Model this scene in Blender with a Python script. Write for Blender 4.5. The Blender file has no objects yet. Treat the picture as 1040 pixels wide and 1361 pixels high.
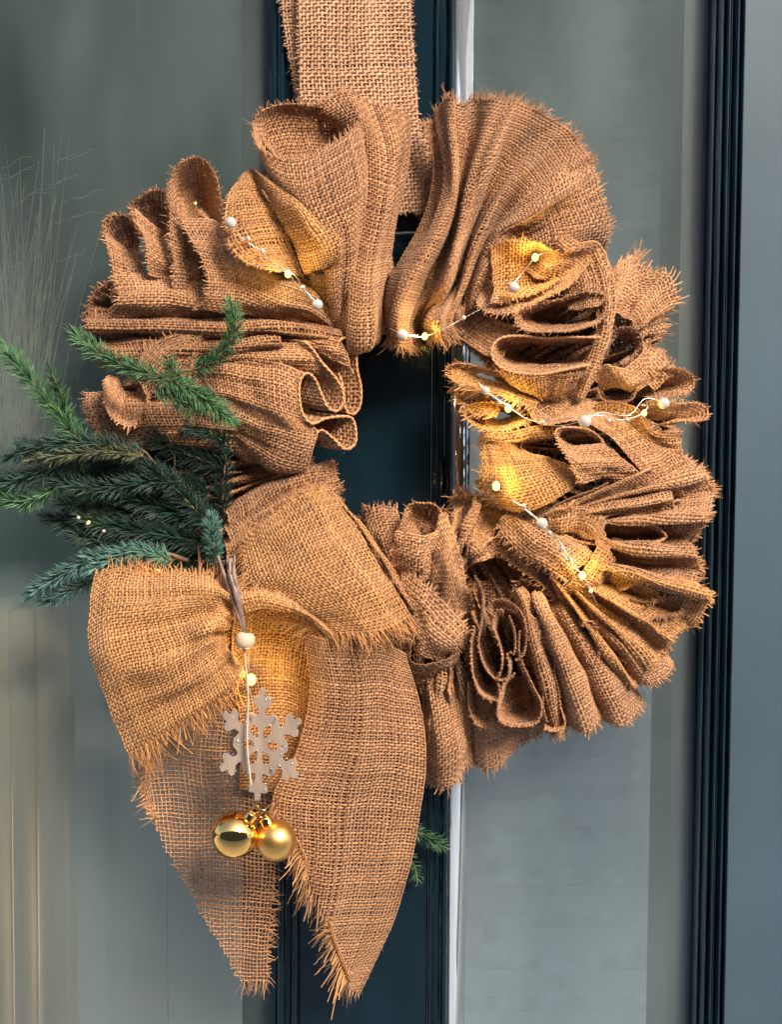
import bpy, math, random
import numpy as np
from mathutils import Matrix, Vector
random.seed(7)
RNG = np.random.default_rng(11)
scene = bpy.context.scene
COL = scene.collection
rad = math.radians

# ------------------------------------------------------------------ camera, sky, sun, exposure
U = 0.0005                      # metres on the door plane per pixel of the 1040 x 1361 photograph
CAMY = -0.95
cam_d = bpy.data.cameras.new('camera')
cam = bpy.data.objects.new('camera', cam_d)
COL.objects.link(cam)
cam_d.sensor_fit = 'VERTICAL'
cam_d.sensor_height = 24.0
FPX = 1900.0
cam_d.lens = FPX / 1361.0 * 24.0
cam_d.clip_start = 0.02
cam_d.clip_end = 200.0
CR = Matrix.Rotation(rad(90 - 3.6), 4, 'X') @ Matrix.Rotation(rad(0.33), 4, 'Z')
cam.matrix_world = Matrix.Translation((0, CAMY, 0)) @ CR
scene.camera = cam

world = bpy.data.worlds.new('World')
scene.world = world
world.use_nodes = True
wn = world.node_tree
bg = wn.nodes['Background']
sky = wn.nodes.new('ShaderNodeTexSky')
sky.sky_type = 'NISHITA'
sky.sun_disc = False
SUN_EL, SUN_AZ = rad(37), rad(148)     # azimuth clockwise from +Y: behind the camera, to the right
sky.sun_elevation = SUN_EL
sky.sun_rotation = SUN_AZ
sky.air_density = 1.0
sky.dust_density = 4.0
sky.ozone_density = 1.0
wn.links.new(sky.outputs[0], bg.inputs[0])
bg.inputs[1].default_value = 0.15

sun_d = bpy.data.lights.new('sun', 'SUN')
sun = bpy.data.objects.new('sun', sun_d)
COL.objects.link(sun)
sun_d.energy = 3.6
sun_d.angle = rad(20)
sun_d.color = (1.0, 0.91, 0.79)
sd = Vector((math.sin(SUN_AZ) * math.cos(SUN_EL), math.cos(SUN_AZ) * math.cos(SUN_EL), math.sin(SUN_EL)))
sun.rotation_euler = sd.to_track_quat('Z', 'Y').to_euler()
sun.location = sd * 4

scene.view_settings.view_transform = 'Standard'
scene.view_settings.look = 'None'
scene.view_settings.exposure = 1.0
scene.view_settings.gamma = 1.0

# ------------------------------------------------------------------ helpers
RM = np.array(CR.to_3x3())


def P(pts):
    """photo pixel + height above the door (in the same units) -> world point"""
    p = np.atleast_2d(np.asarray(pts, float))
    d = np.stack([(p[..., 0] - 520) / FPX, -(p[..., 1] - 680.5) / FPX, -np.ones(p.shape[:-1])], -1) @ RM.T
    t = (-p[..., 2] * U - CAMY) / d[..., 1]
    out = d * t[..., None]
    out[..., 1] += CAMY
    return out


def WX(x, h=0.0, y=680):
    return float(P((x, y, h))[0, 0])


def tag(o, label=None, cat=None, group=None, kind=None):
    if label: o['label'] = label
    if cat: o['category'] = cat
    if group: o['group'] = group
    if kind: o['kind'] = kind
    return o


def thing(name, label, cat, loc=(0, 0, 0), group=None):
    o = bpy.data.objects.new(name, None)
    o.empty_display_size = 0.02
    COL.objects.link(o)
    o.location = loc
    return tag(o, label, cat, group)


def link(name, me, parent=None):
    o = bpy.data.objects.new(name, me)
    COL.objects.link(o)
    if parent is not None:
        o.parent = parent
        l = Vector((0, 0, 0))
        q = parent
        while q is not None:
            l += q.location
            q = q.parent
        me.transform(Matrix.Translation(-l)) if not me.get('moved') else None
        me['moved'] = 1
    return o


def mk(name, V, F, mat, parent=None, tone=None, smooth=True):
    """numpy vertices and faces (quads or tris array, or list of mixed) -> one mesh object"""
    me = bpy.data.meshes.new(name)
    V = np.asarray(V, np.float32).reshape(-1, 3)
    if isinstance(F, np.ndarray):
        n, k = F.shape
        me.vertices.add(len(V)); me.vertices.foreach_set('co', V.ravel())
        me.loops.add(n * k); me.loops.foreach_set('vertex_index', F.astype(np.int32).ravel())
        me.polygons.add(n)
        me.polygons.foreach_set('loop_start', np.arange(n, dtype=np.int32) * k)
        me.update(calc_edges=True)
    else:
        me.from_pydata([tuple(map(float, v)) for v in V], [], F)
        me.update()
    me.polygons.foreach_set('use_smooth', np.full(len(me.polygons), smooth))
    if tone is not None:
        a = me.attributes.new('tone', 'FLOAT', 'POINT')
        a.data.foreach_set('value', np.asarray(tone, np.float32).ravel())
    me.validate()
    if mat: me.materials.append(mat)
    return link(name, me, parent)


class MB:
    def __init__(s): s.V = []; s.F = []; s.n = 0
    def add(s, V, F):
        s.V.append(np.asarray(V, float)); s.F += [tuple(i + s.n for i in f) for f in F]; s.n += len(V); return s
    def box(s, x0, x1, y0, y1, z0, z1):
        V = [(x, y, z) for x in (x0, x1) for y in (y0, y1) for z in (z0, z1)]
        return s.add(V, [(0, 1, 3, 2), (4, 6, 7, 5), (0, 4, 5, 1), (2, 3, 7, 6), (0, 2, 6, 4), (1, 5, 7, 3)])
    def profile(s, pts, z0, z1):
        """closed outline in x,y swept along z"""
        n = len(pts)
        V = [(x, y, z0) for x, y in pts] + [(x, y, z1) for x, y in pts]
        F = [(i, (i + 1) % n, n + (i + 1) % n, n + i) for i in range(n)] + [tuple(range(n))[::-1], tuple(range(n, 2 * n))]
        return s.add(V, F)
    def worn(s, pts, z0, z1, steps=90, amp=0.00022, seed=0):
        """open outline swept along z with small dents and build-up of old paint"""
        q = np.random.default_rng(seed); m = len(pts); zz = np.linspace(z0, z1, steps + 1)
        a = q.normal(0, amp, (steps + 1, m)); a = (a + np.roll(a, 1, 0) + np.roll(a, 1, 1)) / 1.7
        a[:, 0] = a[:, -1] = 0
        V = [(p[0] + a[k, i] * .4, p[1] + a[k, i], z) for k, z in enumerate(zz) for i, p in enumerate(pts)]
        F = [(k * m + i, k * m + (i + 1) % m, (k + 1) * m + (i + 1) % m, (k + 1) * m + i) for k in range(steps) for i in range(m)]
        F += [tuple(range(m))[::-1], tuple(steps * m + i for i in range(m))]
        return s.add(V, F)
    def tube(s, pts, r, seg=8, cap=True):
        pts = np.asarray(pts, float); n = len(pts)
        r = np.broadcast_to(np.asarray(r, float), (n,))
        T = np.gradient(pts, axis=0); T /= np.linalg.norm(T, axis=1)[:, None] + 1e-12
        A = np.array((0.13, -0.9, 0.41)); B = np.cross(T, A); B /= np.linalg.norm(B, axis=1)[:, None] + 1e-12
        C = np.cross(T, B)
        a = np.linspace(0, 2 * np.pi, seg, endpoint=False)
        V = pts[:, None] + r[:, None, None] * (np.cos(a)[None, :, None] * B[:, None] + np.sin(a)[None, :, None] * C[:, None])
        F = [(k * seg + i, k * seg + (i + 1) % seg, (k + 1) * seg + (i + 1) % seg, (k + 1) * seg + i) for k in range(n - 1) for i in range(seg)]
        if cap: F += [tuple(range(seg))[::-1], tuple((n - 1) * seg + i for i in range(seg))]
        return s.add(V.reshape(-1, 3), F)
    def lathe(s, prof, c, axis=(0, 0, 1), seg=24):
        """profile list (radius, height) along axis from centre c"""
        q = Vector(axis).to_track_quat('Z', 'Y').to_matrix(); V = []
        for r, h in prof:
            for i in range(seg):
                a = 2 * math.pi * i / seg
                v = q @ Vector((r * math.cos(a), r * math.sin(a), h)); V.append((c[0] + v.x, c[1] + v.y, c[2] + v.z))
        m = len(prof)
        F = [(k * seg + i, k * seg + (i + 1) % seg, (k + 1) * seg + (i + 1) % seg, (k + 1) * seg + i) for k in range(m - 1) for i in range(seg)]
        return s.add(V, F)
    def ball(s, c, r, seg=20, rings=12):
        return s.lathe([(max(1e-5, r * math.sin(math.pi * k / rings)), -r * math.cos(math.pi * k / rings)) for k in range(rings + 1)], c, seg=seg)
    def build(s, name, mat, parent=None, smooth=True):
        return mk(name, np.concatenate(s.V), s.F, mat, parent, smooth=smooth)


def crom(pts, m, by=None):
    """resample a Catmull-Rom curve through pts to m points spread evenly along its length"""
    pts = np.asarray(pts, float)
    n = len(pts)
    if n == 1: return np.repeat(pts, m, 0)
    q = np.concatenate([[2 * pts[0] - pts[1]], pts, [2 * pts[-1] - pts[-2]]])
    K = 14
    t = np.linspace(0, 1, K, endpoint=False)[:, None]
    out = []
    for i in range(n - 1):
        a, b, c, d = q[i], q[i + 1], q[i + 2], q[i + 3]
        out.append(0.5 * ((2 * b) + (-a + c) * t + (2 * a - 5 * b + 4 * c - d) * t ** 2 + (-a + 3 * b - 3 * c + d) * t ** 3))
    out.append(pts[-1:])
    o = np.concatenate(out)
    L = np.concatenate([[0], np.cumsum(np.linalg.norm(np.diff(o, axis=0), axis=1) + 1e-9)])
    s = np.linspace(0, L[-1], m)
    return np.stack([np.interp(s, L, o[:, k]) for k in range(o.shape[1])], -1)


# ------------------------------------------------------------------ materials
def new_mat(name):
    m = bpy.data.materials.new(name)
    m.use_nodes = True
    nt = m.node_tree
    nt.nodes.clear()
    out = nt.nodes.new('ShaderNodeOutputMaterial')
    return m, nt, out


def N(nt, typ, **kw):
    n = nt.nodes.new(typ)
    for k, v in kw.items():
        if k in n.inputs: n.inputs[k].default_value = v
        else: setattr(n, k, v)
    return n


def simple(name, color, rough=0.5, metal=0.0, noise=0.0, nscale=40, bump=0.0, bscale=200, coat=0.0, stretch=None, spec=None):
    m, nt, out = new_mat(name)
    b = N(nt, 'ShaderNodeBsdfPrincipled', Roughness=rough, Metallic=metal)
    b.inputs['Base Color'].default_value = (*color, 1)
    b.inputs['Coat Weight'].default_value = coat
    if spec is not None: b.inputs['Specular IOR Level'].default_value = spec
    nt.links.new(b.outputs[0], out.inputs[0])
    tc = N(nt, 'ShaderNodeNewGeometry')
    mp = N(nt, 'ShaderNodeMapping')
    mp.inputs['Scale'].default_value = stretch or (1, 1, 1)
    nt.links.new(tc.outputs['Position'], mp.inputs[0])
    if noise:
        n = N(nt, 'ShaderNodeTexNoise', Scale=nscale, Detail=6.0)
        nt.links.new(mp.outputs[0], n.inputs['Vector'])
        r = N(nt, 'ShaderNodeMapRange')
        r.inputs[1].default_value = 0.3; r.inputs[2].default_value = 0.7
        r.inputs[3].default_value = 1 - noise; r.inputs[4].default_value = 1 + noise
        nt.links.new(n.outputs[0], r.inputs[0])
        mx = N(nt, 'ShaderNodeVectorMath', operation='SCALE')
        mx.inputs[0].default_value = color
        nt.links.new(r.outputs[0], mx.inputs['Scale'])
        nt.links.new(mx.outputs[0], b.inputs['Base Color'])
    if bump:
        n2 = N(nt, 'ShaderNodeTexNoise', Scale=bscale, Detail=4.0)
        nt.links.new(mp.outputs[0], n2.inputs['Vector'])
        bp = N(nt, 'ShaderNodeBump', Strength=bump, Distance=0.001)
        nt.links.new(n2.outputs[0], bp.inputs['Height'])
        nt.links.new(bp.outputs[0], b.inputs['Normal'])
    return m


def burlap_mat(name, dark, light, sheen=0.25):
    m, nt, out = new_mat(name)
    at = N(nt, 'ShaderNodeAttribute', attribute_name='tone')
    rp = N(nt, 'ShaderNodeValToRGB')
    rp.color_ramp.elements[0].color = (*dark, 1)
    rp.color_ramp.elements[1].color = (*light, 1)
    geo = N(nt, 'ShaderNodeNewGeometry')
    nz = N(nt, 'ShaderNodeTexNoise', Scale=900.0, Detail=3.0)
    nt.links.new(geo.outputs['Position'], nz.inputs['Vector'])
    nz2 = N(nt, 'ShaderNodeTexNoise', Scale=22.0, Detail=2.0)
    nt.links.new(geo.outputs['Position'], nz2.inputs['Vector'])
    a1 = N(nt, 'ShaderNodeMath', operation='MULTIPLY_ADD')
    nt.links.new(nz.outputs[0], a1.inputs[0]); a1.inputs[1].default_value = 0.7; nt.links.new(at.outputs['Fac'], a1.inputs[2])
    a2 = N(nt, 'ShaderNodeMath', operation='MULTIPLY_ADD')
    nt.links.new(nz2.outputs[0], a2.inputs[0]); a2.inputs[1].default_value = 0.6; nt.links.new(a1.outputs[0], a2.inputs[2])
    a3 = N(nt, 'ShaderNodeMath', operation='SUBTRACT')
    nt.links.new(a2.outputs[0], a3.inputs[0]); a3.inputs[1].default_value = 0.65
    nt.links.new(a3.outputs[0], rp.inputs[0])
    b = N(nt, 'ShaderNodeBsdfPrincipled', Roughness=0.85)
    b.inputs['Sheen Weight'].default_value = sheen
    b.inputs['Sheen Roughness'].default_value = 0.5
    b.inputs['Specular IOR Level'].default_value = 0.25
    tr = N(nt, 'ShaderNodeBsdfTranslucent')
    nt.links.new(rp.outputs[0], b.inputs['Base Color'])
    nt.links.new(rp.outputs[0], tr.inputs[0])
    mx = N(nt, 'ShaderNodeMixShader'); mx.inputs[0].default_value = 0.28
    nt.links.new(b.outputs[0], mx.inputs[1]); nt.links.new(tr.outputs[0], mx.inputs[2])
    nt.links.new(mx.outputs[0], out.inputs[0])
    return m


M = {}
M['burlap'] = burlap_mat('burlap_brown', (0.16, 0.055, 0.021), (0.74, 0.385, 0.175))
M['bow'] = burlap_mat('burlap_ochre', (0.22, 0.078, 0.020), (0.78, 0.395, 0.14))
M['strap'] = burlap_mat('burlap_tan', (0.25, 0.108, 0.048), (0.72, 0.42, 0.235))
M['tail'] = burlap_mat('burlap_tail', (0.20, 0.070, 0.026), (0.74, 0.395, 0.18))


# ------------------------------------------------------------------ woven cloth: every yarn is geometry
class Surf:
    def __init__(s, rows, gather=1.0, rough=2.5, seed=0, Mv=72, Nu=120, waves=None):
        r = np.random.default_rng(seed)
        R = np.stack([crom(q, Nu) for q in rows])                # rows x Nu x 3, photo units
        G = np.stack([crom(R[:, i], Mv) for i in range(Nu)], 1)  # Mv x Nu x 3
        u = np.linspace(0, 1, Nu)[None, :]; v = np.linspace(0, 1, Mv)[:, None]
        L = np.linalg.norm(np.diff(G, axis=1), axis=2).sum(1); Lm = L.max()
        n = waves or max(1, round(Lm / 46))
        ratio = Lm / np.maximum(L, 1)
        A = L / (2 * np.pi * n) * np.sqrt(2 * np.maximum(ratio ** 2 - 1, 0))
        A = np.minimum(A, 0.36 * L / n) * gather
        ph = r.uniform(0, 6.28, 4)
        uw = u + 0.05 / max(n, 1) * 2 * np.sin(5 * u * 6.28 + ph[0]) + 0.02 * np.sin(3 * v + ph[1])
        disp = A[:, None] * np.sin(2 * np.pi * n * uw + ph[2])
        lo = 0
        for _ in range(5):
            fu, fv = r.uniform(0.5, 4.5, 2); p1, p2 = r.uniform(0, 6.28, 2)
            sk = r.uniform(-7, 7); lo = lo + np.sin(fu * 0.6 * 6.28 * u + p1 + sk * v) * np.sin(fv * 6.28 * v * 0.6 + p2 + r.uniform(-4, 4) * u)
        disp = disp + rough * lo * 0.6
        W = P(G)
        nrm = s.normals(W)
        W = W + nrm * (disp * U)[..., None]
        s.W = W; s.G = G; s.N = s.normals(W); s.Mv, s.Nu = Mv, Nu
        s.Lu = np.percentile(np.linalg.norm(np.diff(W, axis=1), axis=2).sum(1), 80)
        s.Lv = np.percentile(np.linalg.norm(np.diff(W, axis=0), axis=2).sum(0), 70)

    @staticmethod
    def normals(W):
        du = np.gradient(W, axis=1); dv = np.gradient(W, axis=0)
        n = np.cross(du, dv)
        return n / (np.linalg.norm(n, axis=2)[..., None] + 1e-12)

    def at(s, u, v):
        uc = np.clip(u, 0, 1) * (s.Nu - 1); vc = np.clip(v, 0, 1) * (s.Mv - 1)
        i = np.minimum(uc.astype(int), s.Nu - 2); j = np.minimum(vc.astype(int), s.Mv - 2)
        a = (uc - i)[..., None]; b = (vc - j)[..., None]
        f = lambda X: (X[j, i] * (1 - a) + X[j, i + 1] * a) * (1 - b) + (X[j + 1, i] * (1 - a) + X[j + 1, i + 1] * a) * b
        W = f(s.W); Nn = f(s.N)
        du = ((s.W[j, i + 1] - s.W[j, i]) * (1 - b) + (s.W[j + 1, i + 1] - s.W[j + 1, i]) * b) * (s.Nu - 1)
        dv = ((s.W[j + 1, i] - s.W[j, i]) * (1 - a) + (s.W[j + 1, i + 1] - s.W[j, i + 1]) * a) * (s.Mv - 1)
        W = W + du * (u - np.clip(u, 0, 1))[..., None] + dv * (v - np.clip(v, 0, 1))[..., None]
        return W, Nn, du, dv


def photo_at(s, u, v):
    uc = np.clip(u, 0, 1) * (s.Nu - 1); vc = np.clip(v, 0, 1) * (s.Mv - 1)
    i = np.minimum(uc.astype(int), s.Nu - 2); j = np.minimum(vc.astype(int), s.Mv - 2)
    a = (uc - i)[..., None]; b = (vc - j)[..., None]
    return (s.G[j, i] * (1 - a) + s.G[j, i + 1] * a) * (1 - b) + (s.G[j + 1, i] * (1 - a) + s.G[j + 1, i + 1] * a) * b


def nrmz(a): return a / (np.linalg.norm(a, axis=-1)[..., None] + 1e-12)


def rings(C, B, Nn, w, t, tone, closed=True):
    """threads: C,B,N (T,K,3), w,t (T,K) half sizes -> verts, quads, tone"""
    T, K = C.shape[:2]
    V = np.stack([C + B * w[..., None], C + Nn * t[..., None], C - B * w[..., None], C - Nn * t[..., None]], 2)
    idx = np.arange(T * K * 4).reshape(T, K, 4)
    a = idx[:, :-1]; b = idx[:, 1:]
    F = np.stack([a, np.roll(a, -1, 2), np.roll(b, -1, 2), b], -1).reshape(-1, 4)
    tn = np.broadcast_to(tone[..., None], (T, K, 4)) if tone.ndim == 2 else np.broadcast_to(tone[:, None, None], (T, K, 4))
    return V.reshape(-1, 3), F, tn.reshape(-1)


TOTAL = [0]


def weave(name, rows, parent, mat, fray='oi', pitch=4.2, seed=None, gather=1.0, rough=1.6, flen=11, tone=0.0, waves=None, skew=0.0, width=0.75, fuzz=0.5, label=None, curl=0.8, fib=3, droop=0.0, selv='', cut=None):
    weave.k += 1
    seed = weave.k if seed is None else seed
    r = np.random.default_rng(1000 + seed)
    S = Surf(rows, gather, rough, seed, waves=waves)
    pw = pitch * U
    nu = max(3, int(S.Lu / pw)); nv = max(3, int(S.Lv / pw))
    tone0 = r.normal(0, .05)
    Vs, Fs, Ts = [], [], []
    off = 0
    uu = (np.arange(nu) + 0.5) / nu; vv = (np.arange(nv) + 0.5) / nv

    def family(a, b, axis, e0, e1):
        nonlocal off
        # threads at a[i] (across) running along b[j]; axis 0: runs along v ; 1: runs along u
        T, K0 = len(a), len(b)
        frl = flen * U
        Lb = S.Lv if axis == 0 else S.Lu
        q = np.array([1.0, 0.72, 0.45, 0.2])
        l0 = (0.12 + 0.95 * r.beta(1.6, 1.8, T)) * frl / Lb; l1 = (0.12 + 0.95 * r.beta(1.6, 1.8, T)) * frl / Lb
        Bm = np.broadcast_to(b, (T, K0))
        z = lambda: r.normal(0, 1, T)
        parts = [Bm]; ext = [np.zeros((T, K0))]
        if e0:
            parts.insert(0, b[0] - l0[:, None] * q); ext.insert(0, l0[:, None] * q * Lb)
        if e1:
            parts.append(b[-1] + l1[:, None] * q[::-1]); ext.append(l1[:, None] * q[::-1] * Lb)
        Bm = np.concatenate(parts, 1); E = np.concatenate(ext, 1); K = Bm.shape[1]
        # slow wobble of the yarn inside the cloth
        x = np.linspace(0, 1, K)[None]
        i = np.arange(T)[:, None]
        wob = 0.16 * np.sin(x * 13 + i * 0.17 + r.uniform(0, 6)) + 0.08 * np.sin(x * 31 + i * 0.43 + r.uniform(0, 6)) + r.normal(0, 0.085, (T, 1)) + r.normal(0, 0.03, (T, K))
        Am = a[:, None] + wob / len(a)
        Am = np.clip(Am, 0, 1)
        if axis == 0: W, Nn, du, dv = S.at(Am, Bm); cr = du; run = dv
        else: W, Nn, du, dv = S.at(Bm, Am); cr = dv; run = du
        sp = np.linalg.norm(cr, axis=2) / len(a)           # local spacing
        run_n = nrmz(run)
        B = nrmz(cr - run_n * (cr * run_n).sum(2)[..., None])
        st = (E == 0)
        j0 = 4 if e0 else 0
        jj = np.arange(K)[None] - j0
        sign = np.where((i + jj + axis) % 2 == 0, 1.0, -1.0) * np.where(st, 1, 0.35)
        th = 0.17 * pw
        C = W + Nn * (sign * th * 1.05)[..., None]
        # fringe: loose ends wander
        if e0 or e1:
            e = E / frl
            bend = (z()[:, None] * e ** 1.6 * 0.38 * curl)
            bend2 = (z()[:, None] * e ** 1.7 * 0.42 * curl)
            cl = 0.25 * np.sin(i * 0.55 + r.uniform(0, 6)) * e * curl   # neighbours lean together in tufts
            C = C + B * ((bend + cl) * frl)[..., None] + Nn * (bend2 * frl)[..., None] + np.array((0, 0, -1.0)) * (droop * e ** 1.5 * frl)[..., None]
        wd = width / 2 * np.clip(sp, 0.45 * pw, 1.25 * pw) * (r.uniform(0.78, 1.2, (T, 1))) * r.uniform(0.85, 1.15, (T, K))
        wd = wd * (1 + 0.22 * np.sin(x * r.uniform(20, 60, (T, 1)) + r.uniform(0, 6, (T, 1))) * (r.uniform(0, 1, (T, 1)) < .4))
        wd = np.where(st, wd, wd * (0.8 - 0.5 * E / frl))
        tt = np.where(st, th * 1.0, th * 0.8) * np.ones((T, K))
        tn = 0.5 + tone + tone0 + r.normal(0, 0.12, (T, 1)) + r.normal(0, 0.05, (T, K)) + np.where(st, 0, 0.12)
        keep = None
        if cut is not None:                       # cloth cut on the bias: yarns end at the cut line, one set hangs past it
            G = photo_at(S, Am if axis == 0 else Bm, Bm if axis == 0 else Am)
            sd = (G[..., 0] - np.interp(G[..., 1], cut['y'], cut['x']))
            lim = -r.uniform(0.1, 1.0, (T, 1)) * cut['hang'][axis]
            past = np.clip(-sd, 0, None) * U
            C = C + B * (past * r.normal(0, .35, (T, 1))) [..., None] + Nn * (past * r.normal(0, .5, (T, 1)))[..., None]
            wd = np.where(sd < 0, wd * .72, wd); tn = tn + np.where(sd < 0, .15, 0)
            keep = (sd > lim)
        Vv, Ff, Tn = rings(C, B, Nn, wd, tt, tn)
        if keep is not None:
            kv = np.repeat(keep.reshape(-1), 4)
            Ff = Ff[kv[Ff].all(1)]
        Vs.append(Vv); Fs.append(Ff + off); Ts.append(Tn); off += len(Vv)
        # each cut yarn also splits into finer fibres
        for end in (0, 1):
            if not (e0, e1)[end]: continue
            s0 = 4 if end == 0 else K - 5
            s1 = 5 if end == 0 else K - 6
            C0 = np.repeat(C[:, s0], fib, 0); D0 = np.repeat(nrmz(C[:, s0] - C[:, s1]), fib, 0)
            B0 = np.repeat(B[:, s0], fib, 0); N0 = np.repeat(Nn[:, s0], fib, 0); n = len(C0)
            ln = r.uniform(0.3, 1.0, n) * frl
            k = np.array([-.15, .25, .6, 1.0])[None]
            vis = np.repeat(np.sin(np.arange(T) * .21 + r.uniform(0, 6)) + np.sin(np.arange(T) * .083 + r.uniform(0, 6)) > -.75, fib) & (r.uniform(0, 1, n) < .85)
            ln = np.where(vis, ln, ln * .3)
            g1 = r.normal(0, 0.33 * curl + .08, n)[:, None]; g2 = r.normal(0, 0.4 * curl + .08, n)[:, None]; g3 = r.uniform(-.5, .5, n)[:, None]
            tuft = np.repeat(0.3 * np.sin(np.arange(T) * 0.55 + 1.0) * curl, fib)[:, None]
            CC = C0[:, None] + (D0[:, None] * k[..., None] + B0[:, None] * ((g1 + tuft) * np.abs(k) ** 1.5)[..., None] + N0[:, None] * (g2 * np.abs(k) ** 1.6)[..., None] + np.array((0, 0, -1.0)) * (droop * np.abs(k) ** 1.5)[..., None]) * ln[:, None, None] + B0[:, None] * (g3 * pw * .6 * (1 - k * .4))[..., None]
            w = 0.085 * pw * np.array([1, 1, .8, .35])[None] * r.uniform(.7, 1.3, (n, 1))
            Vv, Ff, Tn = rings(CC, np.broadcast_to(B0[:, None], CC.shape), np.broadcast_to(N0[:, None], CC.shape), w, w, 0.66 + tone + r.normal(0, .13, n))
            if cut is not None: Ff = Ff[np.repeat(np.repeat(sd[:, s0] > 0, fib), 16)[Ff].all(1)]
            Vs.append(Vv); Fs.append(Ff + off); Ts.append(Tn); off += len(Vv)

    family(uu, vv, 0, 'o' in fray, 'i' in fray)
    family(vv, uu, 1, 'l' in fray, 'r' in fray)
    # selvage: doubled yarn along an uncut edge
    for e, (k, a_, b_) in {'o': (0, 0, 0), 'i': (0, 1, 1), 'l': (1, 0, 0), 'r': (1, 1, 1)}.items():
        if e not in selv: continue
        K = (nu if k == 0 else nv) * 2; q = np.linspace(0, 1, K)
        uq, vq = (q, np.full(K, float(a_))) if k == 0 else (np.full(K, float(a_)), q)
        W, Nn, du, dv = S.at(uq[None], vq[None])
        run = nrmz(du if k == 0 else dv); Bq = np.cross(run, Nn)
        for ph in (0, np.pi):
            an = np.arange(K)[None] * 1.1 + ph
            C = W + (Bq * np.cos(an)[..., None] + Nn * np.sin(an)[..., None]) * pw * .2
            wq = np.full((1, K), .24 * pw)
            Vv, Ff, Tn = rings(C, Bq, Nn, wq, wq, np.full(1, .85 + tone))
            Vs.append(Vv); Fs.append(Ff + off); Ts.append(Tn); off += len(Vv)
    # fuzz: short stray fibres lifting off the yarns
    nf = int(S.Lu * S.Lv / (U * U) / 55 * fuzz)
    if nf > 4:
        a = r.uniform(0, 1, nf); b = r.uniform(0, 1, nf)
        if cut is not None:
            G = photo_at(S, a, b); ok = G[:, 0] > np.interp(G[:, 1], cut['y'], cut['x']) + 4
            a, b = a[ok], b[ok]; nf = len(a)
        W, Nn, du, dv = S.at(a, b)
        ang = r.uniform(0, 6.28, nf)
        D = nrmz(du) * np.cos(ang)[:, None] + nrmz(dv) * np.sin(ang)[:, None]
        ln = r.uniform(2, 6, nf) * U
        k = np.array([0, .5, 1.0])[None, :, None]
        sgn = np.where(r.uniform(0, 1, nf) < .5, -1, 1)[:, None, None]
        C = W[:, None] + D[:, None] * ln[:, None, None] * k + Nn[:, None] * sgn * (ln[:, None, None] * k ** 1.3 * r.uniform(0.1, 0.8, (nf, 1, 1)) + 0.0004)
        B = nrmz(np.cross(D, Nn))[:, None] * np.ones((1, 3, 1))
        w = np.ones((nf, 3)) * 0.22 * U * np.array([1, .9, .4])
        Vv, Ff, Tn = rings(C, B, np.broadcast_to(Nn[:, None], C.shape), w, w, 0.75 + tone + r.normal(0, .15, nf))
        Vs.append(Vv); Fs.append(Ff + off); Ts.append(Tn); off += len(Vv)
    F = np.concatenate(Fs)
    TOTAL[0] += len(F) * 2
    o = mk(name, np.concatenate(Vs), F, mat, parent, tone=np.concatenate(Ts))
    if label: o['label'] = label
    return o


weave.k = 0


def crop(ox, oy, s, rows):
    return [[(ox + x / s, oy + y / s, h) for x, y, h in r] for r in rows]


def shrink(rim, to, s=0.3, steps=3, dh=0, power=1.0):
    """rows from a free rim towards a gathering point"""
    R = np.asarray(rim, float); c = R.mean(0); to = np.asarray(to, float)
    rows = [R]
    for k in range(1, steps + 1):
        t = (k / steps) ** power
        e = t
        cen = c * (1 - e) + to * e
        q = cen + (R - c) * (1 - t * (1 - s))
        q[:, 2] += dh * math.sin(math.pi * t) 
        rows.append(q)
    return rows
# ------------------------------------------------------------------ the door and what lies behind its glass
Z0, Z1 = -0.62, 0.36
M['navy'] = simple('navy_gloss_paint', (0.003, 0.011, 0.017), 0.15, noise=0.25, nscale=30, bump=1.0, bscale=110, coat=0.0, stretch=(1, 1, 0.35))
M['frame'] = simple('dark_blue_frame_paint', (0.010, 0.027, 0.040), 0.28, noise=0.3, nscale=60, bump=0.5, bscale=160, coat=0.5, stretch=(1, 1, 0.25))
M['putty'] = simple('pale_glazing_bead', (0.86, 0.92, 0.96), 0.07, metal=0.9, noise=0.08, bump=0.1, bscale=60, stretch=(1, 1, 0.15))
M['grey_panel'] = simple('grey_panel_paint', (0.045, 0.072, 0.092), 0.4, noise=0.12, nscale=6, bump=0.1, bscale=80)
M['curtain'] = simple('grey_green_panel', (0.14, 0.25, 0.21), 0.7, noise=0.15, nscale=5, bump=0.2, bscale=30)
M['curtain2'] = simple('olive_green_panel', (0.075, 0.12, 0.09), 0.7, noise=0.2, nscale=5, bump=0.2, bscale=30)
M['brick'] = simple('reflected_brick', (0.82, 0.93, 0.96), 0.8, noise=0.04, nscale=8, bump=0.2, bscale=60)
M['mortar'] = simple('reflected_mortar', (0.80, 0.91, 0.94), 0.9, noise=0.1, nscale=60)
M['post'] = simple('weathered_pale_wood', (0.86, 0.72, 0.52), 0.7, noise=0.22, nscale=26, bump=0.9, bscale=70, stretch=(1, 1, 0.06))
M['dry'] = simple('dried_grass', (0.40, 0.38, 0.28), 0.9, noise=0.3)


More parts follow.
